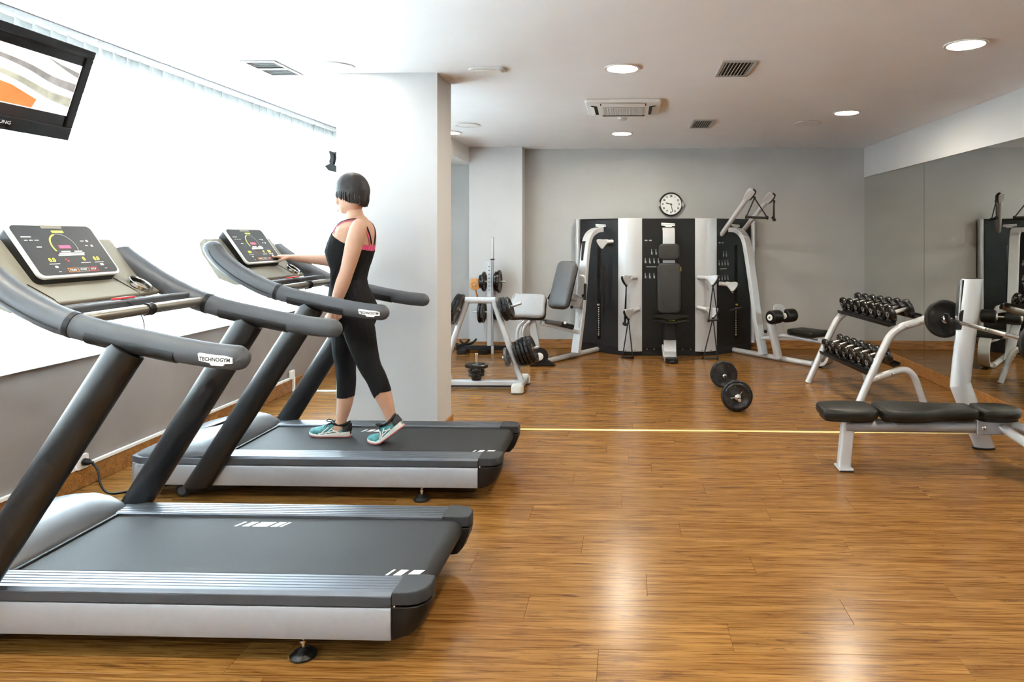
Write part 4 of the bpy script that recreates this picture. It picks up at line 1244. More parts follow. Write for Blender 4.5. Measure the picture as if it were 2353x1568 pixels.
wall_slab('centre_panel', cL, cR, .09, ZT, 'panel_black', th=.35)
wall_slab('silver_column', sL, cL, .055, ZT + .004, 'silver', bulge=.035, th=.30)
wall_slab('silver_column', cR, sR, .055, ZT + .004, 'silver', bulge=.035, th=.30)
pl1 = wall_slab('side_panel', oL, sL, .10, ZT - .012, 'panel_char', th=.06)
pl2 = wall_slab('side_panel', sR, oR, .10, ZT - .012, 'panel_black', th=.06)
wall_slab('panel_rim', oL, sL, ZT - .012, ZT + .002, 'black', th=.06)
wall_slab('panel_rim', sR, oR, ZT - .012, ZT + .002, 'black', th=.06)
for p, s_ in ((oL, -1), (oR, 1)):
    obj('edge_column', MB().loft([[(p[0] + s_ * .028 + .034 * math.cos(2 * PI * k / 16), p[1] + .012 + .05 * math.sin(2 * PI * k / 16), z) for k in range(16)] for z in (.10, ZT)]), 'silver', mg, angle=60)
mb = MB()
for a, b in ((oL, sL), (sL, cL), (cL, cR), (cR, sR), (sR, oR)):
    mb.loft([[(a[0], a[1] + .012, z), (b[0], b[1] + .012, z), (b[0], b[1] + .07, z), (a[0], a[1] + .07, z)] for z in (.002, .10)])
obj('plinth', MB().loft([[(x, y + .012, z) for x, y in (oL, sL, cL, cR, sR, oR, (1.60, 9.06), (-.60, 9.06))] for z in (.002, .10)]), 'black', mg)
obj('roof', MB().loft([[(x, y + .02, z) for x, y in (oL, sL, cL, cR, sR, oR, (1.60, 9.06), (-.60, 9.06))] for z in (ZT - .03, ZT - .014)]), 'black', mg)
obj('rear_cover', MB().box(-.60, 1.60, 9.04, 9.07, .05, ZT - .02), 'black', mg)
# badges
def badge(c, ax, size, parent):
    c, ax = Vector(c), Vector(ax).normalized()
    ay = V(0, 0, 1); n = ax.cross(ay)
    pt = [(-.085, .026), (.085, .016), (.088, -.014), (.05, -.016), (.045, -.027), (-.03, -.027), (-.035, -.016), (-.085, -.008)]
    k = size
    b_ = obj('badge', MB().prism([(x * k, y * k) for x, y in pt], c, ax, ay, n * .004), 'print_w', parent, bevel=.001)
    mb = MB(); put_text(mb, 'TECHNOGYM', c + n * .0045, ax, ay, .026 * k, 0, sx=1.0, bold=.0006)
    obj('lettering', mb, 'print_g', b_, fix=False)
badge((.505, 8.526, 1.655), (1, .01, 0), 1.0, mg)
dL = (V(*sL, 0) - V(*oL, 0)).normalized(); nL = V(dL.y, -dL.x, 0)
dR = (V(*oR, 0) - V(*sR, 0)).normalized(); nR = V(dR.y, -dR.x, 0)
def onL(s_, z, off=0.0):
    q = V(*oL, 0) + dL * s_ + nL * off; return V(q.x, q.y, z)
def onR(s_, z, off=0.0):
    q = V(*sR, 0) + dR * s_ + nR * off; return V(q.x, q.y, z)
badge(onL(.37, 1.645, .002), dL, 1.0, mg)
badge(onR(.35, 1.645, .002), dR, .9, mg)
# exercise diagrams printed on the panels
def diagrams(o, ax, parent, cols=4):
    o, ax = Vector(o), Vector(ax).normalized()
    ay = V(0, 0, 1)
    mb = MB()
    for r_, z in ((0, .0), (1, -.11), (2, -.30)):
        for c_ in range(cols):
            if r_ == 0 and c_ < 2:
                put_quad(mb, o, ax, ay, c_ * .055 + .01, z + .17, c_ * .055 + .045, z + .185, lift=.001)
                continue
            x = c_ * .055
            if r_ == 0:
                x = .08 + (c_ - 2) * .055
            put_quad(mb, o, ax, ay, x + .012, z, x + .022, z + .05, lift=.001)
            put_quad(mb, o, ax, ay, x + .024, z - .005 * (c_ % 2), x + .030, z + .03, lift=.001)
            put_quad(mb, o, ax, ay, x + .013, z + .055, x + .023, z + .065, lift=.001)
    put_quad(mb, o, ax, ay, .03, -.16, .16, -.152, lift=.001)
    o_ = obj('exercise_diagrams', mb, 'print_g', parent)
    o_['kind'] = 'stuff'
diagrams((.20, 8.5255, 1.28), (1, .015, 0), mg)
diagrams(onR(.02, 1.25, .001), dR, mg, 4)
for s_, z in ((0, 0),):
    for x in (.33, .69, .24, .79):
        obj('screw', MB().lathe([(.007, 0), (.007, .003)], 10, (x, 8.528, .085), (0, -1, 0)), 'steel', mg)
    for a, b in ((sL, cL), (cR, sR)):
        for k in (.3, .7):
            obj('screw', MB().lathe([(.007, 0), (.007, .004)], 10, (a[0] + (b[0] - a[0]) * k, min(a[1], b[1]) - .004 - .025, .075), (0, -1, 0)), 'print_k', mg)
# weight stack windows
def stack(fn, s_, d_, n_, z0, z1, zn):
    slot = obj('stack_window', MB().prism(rrect(.055, z1 - z0, .027), fn(s_, (z0 + z1) / 2, -.002), d_, (0, 0, 1), n_ * .005), 'gloss_black', mg)
    mb = MB()
    for i in range(16):
        z = z0 + .05 + i * (zn - z0 - .05) / 16
        put_quad(mb, fn(s_, 0, .0035), d_, (0, 0, 1), -.012, z, .006, z + .012)
    o_ = obj('weight_numbers', mb, 'print_w', slot); o_['kind'] = 'stuff'
    obj('selector_pin', MB().lathe([(.012, 0), (.013, .015), (.009, .024)], 12, fn(s_, zn + .02, .003), n_), 'yellow' if d_ is dR else 'print_w', slot)
stack(onL, .34, dL, nL, .17, 1.40, .60)
stack(onR, .36, dR, nR, .17, 1.40, .60)

# ---- cable pulleys
def head_poly(k=1.0):
    return [(x * k, y * k) for x, y in crv([(-.085, .012), (-.06, .034), (0, .036), (.055, .045), (.085, .03), (.078, -.01), (.03, -.075), (.0, -.082), (-.018, -.06), (-.05, -.025)], 3, True)]
def pulley(base, tip, flip=1, cable=None, zup=True):
    """short arm from the panel to a heart-shaped head that hangs a cable"""
    base, tip = Vector(base), Vector(tip)
    d = (tip - base)
    a = obj('pulley_arm', MB().rod(base, base + d * .72, .027, .004, 16), 'silver', mg)
    u__ = d.normalized()
    vv_ = V(0, 0, 1)
    n__ = u__.cross(vv_).normalized()
    hd = [(x * flip, y) for x, y in head_poly()]
    obj('collar', MB().rod(base + d * .60, base + d * .68, .030, .003, 16), 'off_pl', a)
    obj('pulley_head', MB().prism(head_poly(), tip - n__ * .022, u__, vv_, n__ * .044), 'silver', a, bevel=.008)
    obj('pulley_cheek', MB().prism(head_poly(.98), tip + u__ * .010 + V(0, 0, -.006) - n__ * .014, u__, vv_, n__ * .028), 'black', a)
    return tip + u__ * .015 + V(0, 0, -.085)
def handle(p, mid, ang, spread=.07, length=.13, single=False):
    """cable from p to the stirrup handle whose grip is centred at mid"""
    p, mid = Vector(p), Vector(mid)
    g = V(math.cos(ang), math.sin(ang) * .8, math.sin(ang) * -.25).normalized()
    h = obj('cable_handle', MB().rod(mid - g * length / 2, mid + g * length / 2, .014, .003, 12), 'rubber', mg)
    obj('snap_hook', MB().lathe([(.008, -.02), (.016, -.012), (.016, .012), (.008, .02)], 10, p, (0, 0, 1)), 'black', h)
    for s_ in (-1, 1):
        e_ = mid + g * s_ * length / 2
        obj('strap', MB().tube([p, p.lerp(e_, .5), e_], .0075, 6), 'black', h)
        obj('grip_end', MB().lathe([(.012, -.012), (.022, -.008), (.022, .008), (.012, .012)], 12, e_, g), 'black', h)
# left column, upper and lower
p = pulley(at(1463, 638, 8.52), at(1441, 640, 8.40)); handle(p, at(1436, 745, 8.38), 1.3, length=.05)
p = pulley(at(1468, 711, 8.52), at(1446, 717, 8.40)); handle(p, at(1442, 822, 8.33), -.5, length=.14)
# right column
p = pulley(at(1603, 638, 8.52), at(1636, 640, 8.40)); handle(p, at(1639, 736, 8.36), -.5, length=.12)
p = pulley(at(1601, 706, 8.52), at(1636, 714, 8.42)); handle(p, at(1632, 824, 8.30), -.45, length=.18)
# left side panel: upper pulley with a long bar hanging
p = pulley(at(1411, 555, 8.64), at(1385, 557, 8.60))
mb = MB().tube([p, p + V(0, 0, -.06)], .004, 6)
rb = obj('rope_grip', MB().tube([at(1384, 585, 8.6), at(1383, 640, 8.62), at(1385, 700, 8.62), at(1384, 725, 8.62)], [.020, .026, .024, .018], 12), 'rubber', mg)
obj('rope_loop', MB().tube(crv([at(1387, 610, 8.6), at(1394, 635, 8.6), at(1390, 655, 8.6), at(1386, 670, 8.6), at(1392, 690, 8.6), at(1388, 715, 8.6)], 4), .010, 8), 'black', rb)
obj('cable', mb, 'black', rb)
# right side panel pulley and cross handle
p = pulley(at(1652, 652, 8.62), at(1680, 655, 8.58))
obj('snap_hook', MB().lathe([(.008, -.02), (.015, -.012), (.015, .012), (.008, .02)], 10, p, (0, 0, 1)), 'chrome', mg)
obj('short_handle', MB().rod(at(1675, 715, 8.62), at(1705, 707, 8.58), .016, .004, 12), 'black', mg)
# high pull arms
for (b_, e_, yb, ye, hx) in (((1657, 540), (1717, 455), 8.66, 8.22, 0), ((1706, 532), (1762, 462), 8.90, 8.45, 1)):
    B, E_ = at(*b_, yb), at(*e_, ye)
    a = obj('high_arm', MB().rod(B, E_, .030, .004, 18), 'silver', mg)
    d = (E_ - B).normalized()
    sd = V(d.z, 0, -d.x).normalized()
    hp = [(x * 1.0, y * 1.0) for x, y in crv([(-.06, -.026), (-.03, -.045), (.05, -.052), (.105, -.04), (.115, .0), (.10, .035), (.03, .04), (-.04, .03)], 4, True)]
    n_ = d.cross(sd).normalized()
    obj('arm_head', MB().prism(hp, E_ + d * .03 - n_ * .025, d, sd, n_ * .05), 'silver', a, bevel=.01)
    obj('arm_wheel', MB().prism([(x * .95 + .006, y * .98 + .014) for x, y in hp], E_ + d * .03 - n_ * .016, d, sd, n_ * .032), 'black', a)
    top_ = E_ + d * .08 + sd * .055 + V(0, 0, -.03)
    if hx == 0:
        handle(top_, at(1739, 500, ye - .02), .12, length=.26)
    else:
        handle(top_, at(1778, 503, ye - .02), 1.25, length=.07)

# ---- centre station: back-to-panel bench
ar = crv([(8.53, 1.60), (8.46, 1.605), (8.415, 1.58), (8.40, 1.52), (8.395, 1.35), (8.39, 1.0), (8.385, .55)], 5)
obj('bench_spine', MB().tube([(.507, y, z) for y, z in ar], 1.0, ref=(1, 0, 0), prof=[(-.013, -.075), (.013, -.075), (.013, .075), (-.013, .075)]), 'silver', mg, angle=40, bevel=.003)
F_ = V(0, -1, 0)
obj('head_pad', MB().pad(rrect(.255, .20, .05), (.507, 8.375, 1.317), (1, 0, 0), (0, 0, 1), .075, .025), 'leather_gr', mg, angle=50)
bk_ = obj('back_pad', MB().pad([(x * (1.0 if y > -.2 else .97), y) for x, y in rrect(.292, .625, .065)], (.507, 8.375, .868), (1, 0, 0), (0, 0, 1), .085, .025), 'leather_gr', mg, angle=50)
obj('yellow_tab', MB().box(.642, .652, 8.30, 8.32, 1.08, 1.13), 'yellow', bk_)
sd_ = crv([(-.20, -.02), (-.17, .03), (-.07, .05), (0, .055), (.07, .05), (.17, .03), (.20, -.02), (.12, -.05), (.05, -.10), (0, -.11), (-.05, -.10), (-.12, -.05)], 4, True)
se = obj('saddle_seat', MB().pad(sd_, (.520, 8.22, .485), (1, 0, 0), (0, .95, .20), .055, .022), 'leather', mg, angle=50)
obj('yellow_mark', MB().obox((.525, 8.108, .505), (1, 0, 0), (0, 1, .2), (0, 0, 1), .06, .006, .02), 'yellow', se)
obj('seat_neck', MB().beam((.510, 8.36, .56), (.512, 8.33, .44), .11, .05, (0, 1, 0)), 'black', mg)
obj('bellows', MB().loft([[(.512 + x, 8.30 + y, z) for x, y in rrect(.155 + (.006 if i % 2 else 0), .12 + (.006 if i % 2 else 0), .02, 3)] for i, z in enumerate([.245 + .016 * k for k in range(16)])]), 'black', mg, angle=60)
cs = crv([(8.31, .25), (8.30, .14), (8.27, .07), (8.21, .035), (8.10, .03)], 5)
obj('curved_foot', MB().tube([(.514, y, z) for y, z in cs], 1.0, ref=(1, 0, 0), prof=[(-.028, -.075), (.028, -.075), (.028, .075), (-.028, .075)]), 'silver', mg, angle=40, bevel=.004)
obj('foot_wing', MB().beam((.425, 8.34, .16), (.435, 8.20, .04), .02, .05), 'silver', mg, bevel=.004)
obj('toe_pad', MB().prism(rrect(.15, .12, .03), (.520, 8.06, .002), (1, 0, 0), (0, 1, 0), (0, 0, .06)), 'black', mg, bevel=.01)
obj('toe_roller', MB().rod((.495, 7.99, .022), (.55, 7.99, .022), .02, .004, 12), 'black', mg)
obj('centre_base', MB().box(.44, .59, 8.32, 8.56, .02, .09), 'silver', mg, bevel=.01)

# ---- left station
fp = [at(1381, 528, 8.66), at(1366, 531, 8.58), at(1352, 545, 8.48), at(1345, 580, 8.42), at(1340, 640, 8.36), at(1334, 720, 8.28), at(1323, 812, 8.18)]
fp = [V(p.x, p.y, p.z) for p in fp]
pth = crv(fp, 6)
obj('station_frame', MB().tube(pth, 1.0, ref=(.85, -.53, 0), prof=[(-.03, -.055), (.03, -.055), (.03, .055), (-.03, .055)]), 'silver', mg, angle=40, bevel=.006)
obj('floor_bar', MB().rod((-1.00, 7.87, .034), (-.36, 8.86, .034), .032, .004, 16), 'silver', mg)
OA = V(-.53, -.85, 0)                         # outward axis of the left station
SA = V(.85, -.53, 0)
bu = (V(.53, .85, 0) * .37 + V(0, 0, .93)).normalized()
bpL = obj('station_backrest', MB().pad(rrect(.275, .60, .07), V(-.765, 8.16, .905), SA, bu, .085, .025), 'pad_grey', mg, angle=50)
obj('backrest_board', MB().prism(rrect(.25, .56, .06), V(-.765, 8.16, .905) - SA.cross(bu) * .018, SA, bu, SA.cross(bu) * .02), 'black', bpL)
obj('backrest_support', MB().beam(V(-.735, 8.20, .80), V(-.60, 8.34, .72), .06, .08), 'silver2', mg, bevel=.006)
obj('adjuster', MB().box(-.70, -.56, 8.27, 8.36, .63, .76), 'silver2', mg, bevel=.01)
for x, z in ((-.70, .77), (-.69, .64), (-.55, .78), (-.56, .62)):
    obj('adjuster_knob', MB().rod((x, 8.25, z), (x, 8.30, z), .02, .004, 12), 'black', mg)
for pts, gp in (([(1296, 634), (1286, 642), (1278, 656)], [(1278, 656), (1260, 688)]), ([(1332, 634), (1342, 636), (1345, 650)], [(1345, 652), (1344, 690)])):
    y_ = 8.24 if pts[0][0] < 1320 else 8.2
    ga = obj('side_handle', MB().tube(crv([at(*q_, y_) for q_ in pts], 4), .016, 10), 'silver', mg)
    obj('handle_grip', MB().rod(at(*gp[0], y_), at(*gp[1], y_), .018, .004, 12), 'rubber', ga)
ra, rb_ = at(1243, 742, 7.84), at(1328, 763, 8.22)
obj('seat_rail', MB().beam(ra, rb_, .06, .05), 'silver', mg, bevel=.006)
obj('seat_slider', MB().beam(at(1250, 738, 7.85), at(1285, 744, 8.0), .12, .05), 'pad_grey', mg, bevel=.015)
sl_ = obj('slider_lock', MB().beam(at(1283, 744, 8.0), at(1315, 752, 8.12), .09, .06), 'black', mg, bevel=.012)
obj('lock_knob', MB().rod(at(1299, 742, 7.99), at(1298, 742, 7.95), .017, .003, 12), 'print_w', sl_)
pn = V(-.10, -.80, .59).normalized(); pax = V(1, -.10, 0).normalized(); pay = pn.cross(pax).normalized()
po = V(-1.185, 7.86, .675)
lp = obj('leg_pad', MB().pad(crv([(-.20, -.145), (0, -.150), (.215, -.145), (.225, 0), (.205, .13), (.05, .150), (-.10, .150), (-.16, .145), (-.19, 0)], 4, True), po, pax, pay, .085, .028), 'pad_light', mg, angle=50)
obj('leg_pad_edge', MB().prism(crv([(-.205, -.15), (0, -.155), (.22, -.15), (.232, 0), (.21, .135), (.05, .155), (-.10, .155), (-.165, .15), (-.195, 0)], 4, True), po - pn * .012, pax, pay, pn * .045), 'leather', lp)
obj('seat_post', MB().loft([[V(-1.09 + dx + x, 7.86 + y, z) for x, y in rrect(.085, .06, .012, 3)] for dx, z in ((.02, .18), (-.03, .53))]), 'silver', mg, angle=40)
for dx in (0, .07):
    obj('curved_support', MB().tube(crv([at(1205 + dx * 190, 737, 7.8), at(1192 + dx * 190, 752, 7.8), at(1188 + dx * 190, 775, 7.8), at(1196 + dx * 190, 800, 7.8)], 5), .020, 12), 'silver', mg)
cmc = at(1239, 815, 7.80)
cw = obj('cam_wheel', MB().lathe([(.06, -.025), (.10, -.02), (.105, 0), (.10, .02), (.06, .025)], 28, V(cmc.x, cmc.y, .115), (.2, -1, 0)), 'black', mg)
obj('cam_hub', MB().lathe([(.046, .0), (.046, .028), (.03, .036), (.004, .036)], 20, V(cmc.x, cmc.y, .115), (.2, -1, 0)), 'print_w', cw)
obj('cam_shoe', MB().prism([(-.11, .0), (-.10, .09), (.06, .10), (.16, .03), (.20, .0)], (cmc.x, cmc.y - .02, .003), (.95, .2, 0), (0, 0, 1), (0, .05, 0)), 'black', mg, bevel=.008)
obj('linkage', MB().beam(V(cmc.x - .03, cmc.y, .12), V(-1.09, 7.86, .22), .05, .06), 'silver2', mg, bevel=.006)
obj('rear_pad_rod', MB().rod(at(1343, 555, 8.45), at(1340, 600, 8.40), .03, .006, 12), 'rubber', mg)
obj('rod_mount', MB().ball(at(1338, 553, 8.5), (.03, .03, .04)), 'black', mg)

# ---- right station
fp = [at(1678, 528, 8.74), at(1697, 531, 8.66), at(1712, 548, 8.57), at(1720, 585, 8.52), at(1731, 660, 8.46), at(1742, 745, 8.40), at(1754, 815, 8.34)]
obj('station_frame', MB().tube(crv(fp, 6), 1.0, ref=(.79, .61, 0), prof=[(-.03, -.055), (.03, -.055), (.03, .055), (-.03, .055)]), 'silver', mg, angle=40, bevel=.006)
RA = V(.61, -.79, 0); RS = V(.79, .61, 0)
obj('floor_bar', MB().rod((1.368, 8.82, .034), (2.13, 7.84, .034), .032, .004, 16), 'silver', mg)
rp0 = V(1.80, 8.13, .05)
obj('roller_post', MB().loft([[rp0 + RS * x + RA * y + V(dx, 0, z) for x, y in rrect(.10, .06, .012, 3)] for dx, z in ((.0, 0), (-.09, .42))]), 'silver', mg, angle=40)
rc = V(1.83, 8.17, .545)
rl = obj('roller_axle', MB().rod(rc - RS * .20, rc + RS * .25, .014, .003, 12), 'chrome', mg)
for a, b in ((-.185, -.02), (.075, .245)):
    ro = obj('foam_roller', MB().lathe([(.03, 0), (.068, .002), (.080, .012), (.082, .05), (.082, b - a - .05), (.080, b - a - .012), (.068, b - a - .002), (.03, b - a)], 24, rc + RS * a, RS), 'rubber', rl)
    obj('roller_cap', MB().lathe([(.036, -.008), (.038, .0), (.038, b - a), (.036, b - a + .008)], 18, rc + RS * a, RS), 'print_w', ro)
obj('roller_bracket', MB().prism(crv([(-.075, -.02), (-.075, .055), (-.05, .095), (.02, .10), (.075, .07), (.10, .0), (.105, -.05), (.08, -.055), (.06, -.01), (-.02, .01)], 4, True), rc + V(-.01, .03, .045), (.95, .3, 0), (0, 0, 1), (0, .03, 0)), 'silver', mg, bevel=.004)
obj('post_knob', MB().ball(at(1759, 762, 8.12), .022), 'black', mg)
obj('seat_rail', MB().tube(crv([at(1738, 778, 8.42), at(1775, 776, 8.24), at(1803, 771, 8.10), at(1845, 779, 7.97), at(1893, 787, 7.82)], 5), .022, 12), 'silver', mg)
obj('station_seat', MB().pad(crv([(-.19, -.09), (-.17, -.14), (0, -.155), (.17, -.165), (.20, -.12), (.20, .12), (.17, .165), (0, .155), (-.17, .14), (-.19, .09)], 4, True), V(2.10, 7.98, .345), RA, RS, .07, .025), 'leather', mg, angle=50)
us = crv([(.20, .335), (.28, .30), (.325, .20), (.30, .09), (.22, .04), (.02, .03)], 6)
obj('curved_foot', MB().tube([V(2.10, 7.98, 0) + RA * s_ + V(0, 0, z) for s_, z in us], 1.0, ref=RS, prof=[(-.018, -.06), (.018, -.06), (.018, .06), (-.018, .06)]), 'silver', mg, angle=40, bevel=.004)
obj('foot_stop', MB().rod(V(2.10, 7.98, .012) + RA * .16, V(2.10, 7.98, .012) + RA * .20, .012, .003, 10), 'black', mg)

# ================================================================== THE WOMAN ON THE REAR TREADMILL
WY = 4.165
def wpt(u, v, y=WY):
    return at(u, v, y)
body_parts = []          # (bone name, [(centre, semi-axis front/back, semi-axis sideways, ...)])
NB = 20
def ring_h(c, a, b, sq=2.3):
    """horizontal ring: a along x, b along y"""
    out = []
    for k in range(NB):
        t = 2 * PI * k / NB
        cx_, sy_ = math.cos(t), math.sin(t)
        out.append(V(c[0] + a * math.copysign(abs(cx_) ** (2 / sq), cx_), c[1] + b * math.copysign(abs(sy_) ** (2 / sq), sy_), c[2]))
    return out
raw = MB()
# --- torso, from crotch to neck base: (v, front u, back u, half width, sideways lean)
tors = [(765, 790, 842, .095), (750, 776, 853, .150), (730, 768, 861, .172), (708, 764, 862, .170), (685, 762, 852, .152), (662, 765, 840, .132), (642, 768, 836, .124), (618, 768, 841, .132), (598, 761, 848, .143), (578, 755, 854, .150), (560, 760, 857, .152), (540, 770, 857, .156), (524, 780, 854, .160), (513, 788, 849, .130), (505, 797, 843, .085), (497, 800, 838, .058)]
rr_ = []
for v, f_, b_, hw in tors:
    p, q = wpt(f_, v), wpt(b_, v)
    rr_.append(ring_h(((p.x + q.x) / 2, WY, p.z), abs(q.x - p.x) / 2, hw))
raw.loft(rr_)
def limb(pts, n=16, extra=5):
    """pts: (centre, radius in plane, radius sideways)"""
    data = [list(p) + [a, b] for p, a, b in pts]
    sm = crv(data, extra)
    P = [V(*d[:3]) for d in sm]
    rings = []
    for i, p in enumerate(P):
        t = (P[min(i + 1, len(P) - 1)] - P[max(i - 1, 0)]).normalized()
        side = V(0, 1, 0) - t * t.y
        if side.length < .2:
            side = V(1, 0, 0) - t * t.x
        side.normalize()
        fr = side.cross(t).normalized()
        a, b = sm[i][3], sm[i][4]
        rings.append([p + fr * (a * math.cos(2 * PI * k / n)) + side * (b * math.sin(2 * PI * k / n)) for k in range(n)])
    raw.loft(rings)
    return P
YN, YFAR = WY - .088, WY + .088
near_leg = [(wpt(820, 722, YN), .078, .085), (wpt(826, 760, YN), .090, .086), (wpt(836, 800, YN), .078, .076), (wpt(850, 842, YN), .063, .062), (wpt(864, 868, YN), .058, .058), (wpt(877, 900, YN + .01), .054, .054), (wpt(888, 928, YN + .018), .043, .043), (wpt(896, 952, YN + .022), .034, .033), (wpt(899, 968, YN + .023), .033, .031), (wpt(897, 982, YN + .023), .034, .030)]
far_leg = [(wpt(800, 722, YFAR), .076, .085), (wpt(796, 760, YFAR), .085, .086), (wpt(792, 800, YFAR), .073, .074), (wpt(794, 845, YFAR), .060, .060), (wpt(796, 880, YFAR - .015), .055, .055), (wpt(794, 915, YFAR - .025), .050, .050), (wpt(791, 938, YFAR - .03), .042, .042), (wpt(784, 966, YFAR - .032), .033, .032), (wpt(779, 982, YFAR - .032), .034, .031), (wpt(775, 995, YFAR - .032), .034, .030)]
PL_near = limb(near_leg); PL_far = limb(far_leg)
# --- arms
YA = WY - .185
near_arm = [(wpt(826, 516, YA + .055), .040, .042), (wpt(823, 527, YA + .012), .050, .046), (wpt(815, 556, YA), .052, .045), (wpt(806, 592, YA - .006), .047, .041), (wpt(797, 624, YA - .012), .041, .037), (wpt(788, 650, YA - .012), .042, .038), (wpt(776, 684, YA - .008), .035, .032), (wpt(767, 710, YA), .026, .023), (wpt(764, 720, YA), .025, .020)]
PA_near = limb(near_arm)
YAF = WY + .175
far_arm = [(wpt(822, 516, YAF - .055), .040, .042), (wpt(816, 528, YAF - .01), .048, .045), (wpt(800, 556, YAF), .047, .044), (wpt(782, 585, YAF + .006), .041, .040), (wpt(768, 601, YAF + .008), .038, .037), (wpt(745, 598, YAF + .01), .036, .036), (wpt(715, 596, YAF + .008), .031, .032), (wpt(686, 594, YAF + .002), .024, .027), (wpt(672, 592, YAF - .004), .021, .027)]
PA_far = limb(far_arm)
# --- hands: palm plus five separate fingers
def finger(pts, r0, r1):
    n = 10
    P = [V(*p) for p in crv([list(p) for p in pts], 4)]
    L = len(P)
    raw.tube(P, [r0 + (r1 - r0) * i / (L - 1) for i in range(L - 1)] + [r1 * .45], n)
def hand_at(wrist, fwd, back, side, curl, spread=1.0, size=1.0, point=False):
    """fwd: wrist to knuckles; back: out of the back of the hand; side: towards the thumb"""
    fwd, side = Vector(fwd).normalized(), Vector(side).normalized()
    back = Vector(back).normalized()
    w = Vector(wrist); s_ = size
    # palm
    rings = []
    for d_, hw, th in ((-.01, .022, .017), (.02, .030, .017), (.05, .037, .016), (.075, .039, .0135), (.088, .036, .010)):
        c_ = w + fwd * d_ * s_
        rings.append([c_ + side * (hw * s_ * math.cos(2 * PI * k / 16)) + back * (th * s_ * math.sin(2 * PI * k / 16)) for k in range(16)])
    raw.loft(rings)
    spec = [(.029, .070, .0), (.0105, .080, .0), (-.0085, .074, .1), (-.027, .058, .2)]      # index .. little: offset, length, extra curl
    for i, (o_, l_, ex) in enumerate(spec):
        c_ = curl[i] + ex
        b0 = w + (fwd * .078 + side * o_) * s_
        d0 = (fwd + side * (o_ * 3.0 * spread)).normalized()
        pts = [b0 - fwd * .012 * s_]
        p = b0 + d0 * .004
        ang = 0
        for seg, kk in ((.45, .35), (.32, .9), (.23, 1.4)):
            pts.append(p)
            ang = c_ * kk
            dd = d0 * math.cos(ang) - back * math.sin(ang)
            p = p + dd * (l_ * seg * s_)
        pts.append(p)
        finger(pts, .0088 * s_, .0066 * s_)
    tb = w + (fwd * .022 + side * .026 - back * .004) * s_
    td = (fwd * .72 + side * .62 - back * .32).normalized()
    td2 = (fwd * .93 + side * .15 - back * .34).normalized()
    finger([tb - td * .014, tb + td * .012, tb + td * .034 * s_, tb + td * .034 * s_ + td2 * .026 * s_], .0115 * s_, .0076 * s_)
hand_at(wpt(764, 718, YA), (-.22, .04, -.98), (-.25, -.95, -.05), (-.95, .2, .25), (.55, .65, .75, .85), .6)
hw_ = wpt(672, 592, YAF - .004)
hand_at(hw_, (-.90, -.16, .06), (.02, .0, 1.0), (.12, -.98, 0), (.28, .5, .62, .72), 1.0)
# --- neck and head (face looks to the window, turned a little away)
nk = [(wpt(818, 512), .060, .066), (wpt(817, 498), .050, .052), (wpt(814, 484), .047, .048), (wpt(811, 470), .048, .050)]
limb(nk, 18, 3)
HCn = wpt(809, 446)
hyaw = math.radians(-12)
Rh = Matrix.Rotation(hyaw, 3, 'Z')
def hp(fx, sy, up):
    """head space: fx forward (to -x), sy sideways, up"""
    return HCn + Rh @ V(-fx, sy, up)
# rings from chin to crown: (up, front, back, half width)
hd_ = [(-.122, .062, -.005, .018), (-.117, .078, .025, .032), (-.104, .084, .045, .045), (-.085, .086, .062, .055), (-.060, .088, .076, .062), (-.030, .089, .088, .067), (.0, .090, .095, .070), (.030, .092, .098, .072), (.060, .085, .094, .069), (.085, .066, .078, .056), (.100, .044, .056, .040), (.108, .018, .028, .018)]
rings = []
for up_, fr, bk2, hw in hd_:
    r = []
    for k in range(24):
        t = 2 * PI * k / 24
        cx_, sy_ = math.cos(t), math.sin(t)
        ln = fr if cx_ > 0 else bk2
        r.append(hp(ln * math.copysign(abs(cx_) ** .85, cx_), hw * math.copysign(abs(sy_) ** .9, sy_), up_))
    rings.append(r)
raw.loft(rings)
# nose, brow, lips, chin, cheeks as swellings of the one skin
raw.tube([hp(.082, 0, .008), hp(.096, 0, -.018), hp(.108, 0, -.036), hp(.096, 0, -.046)], [.007, .009, .012, .008], 10)
raw.ball(hp(.090, 0, -.098), (.016, .018, .013))
for s_ in (-1, 1):
    raw.ball(hp(.068, s_ * .036, -.045), (.026, .022, .024))
    raw.ball(hp(.078, s_ * .030, .020), (.014, .024, .008))
    raw.ball(hp(-.004, s_ * .070, -.012), (.016, .010, .028))
# feet stay inside the shoes
def foot_frame(toe, heel):
    d = (Vector(heel) - Vector(toe)); return d.normalized()
me0 = raw.mesh('body_raw')
tmp = bpy.data.objects.new('body_raw', me0); C.objects.link(tmp)
rm = tmp.modifiers.new('remesh', 'REMESH'); rm.mode = 'VOXEL'; rm.voxel_size = .0052
sm_ = tmp.modifiers.new('smooth', 'SMOOTH'); sm_.factor = .5; sm_.iterations = 5
dg = bpy.context.evaluated_depsgraph_get()
me = bpy.data.meshes.new_from_object(tmp.evaluated_get(dg))
bpy.data.objects.remove(tmp)
me.name = 'body'
woman = thing('person', 'woman with short dark hair in black sportswear walking on the rear treadmill', 'person', (-1.72, WY, .2365))
WO = ORG[woman.name]
co = [v.co.copy() for v in me.vertices]
for v in me.vertices:
    v.co -= WO
me.materials.clear(); me.materials.append(M['skin'])
for p in me.polygons:
    p.use_smooth = True
body = bpy.data.objects.new('body', me); C.objects.link(body); body.parent = woman
ORG[body.name] = WO
nor = [v.normal.copy() for v in me.vertices]
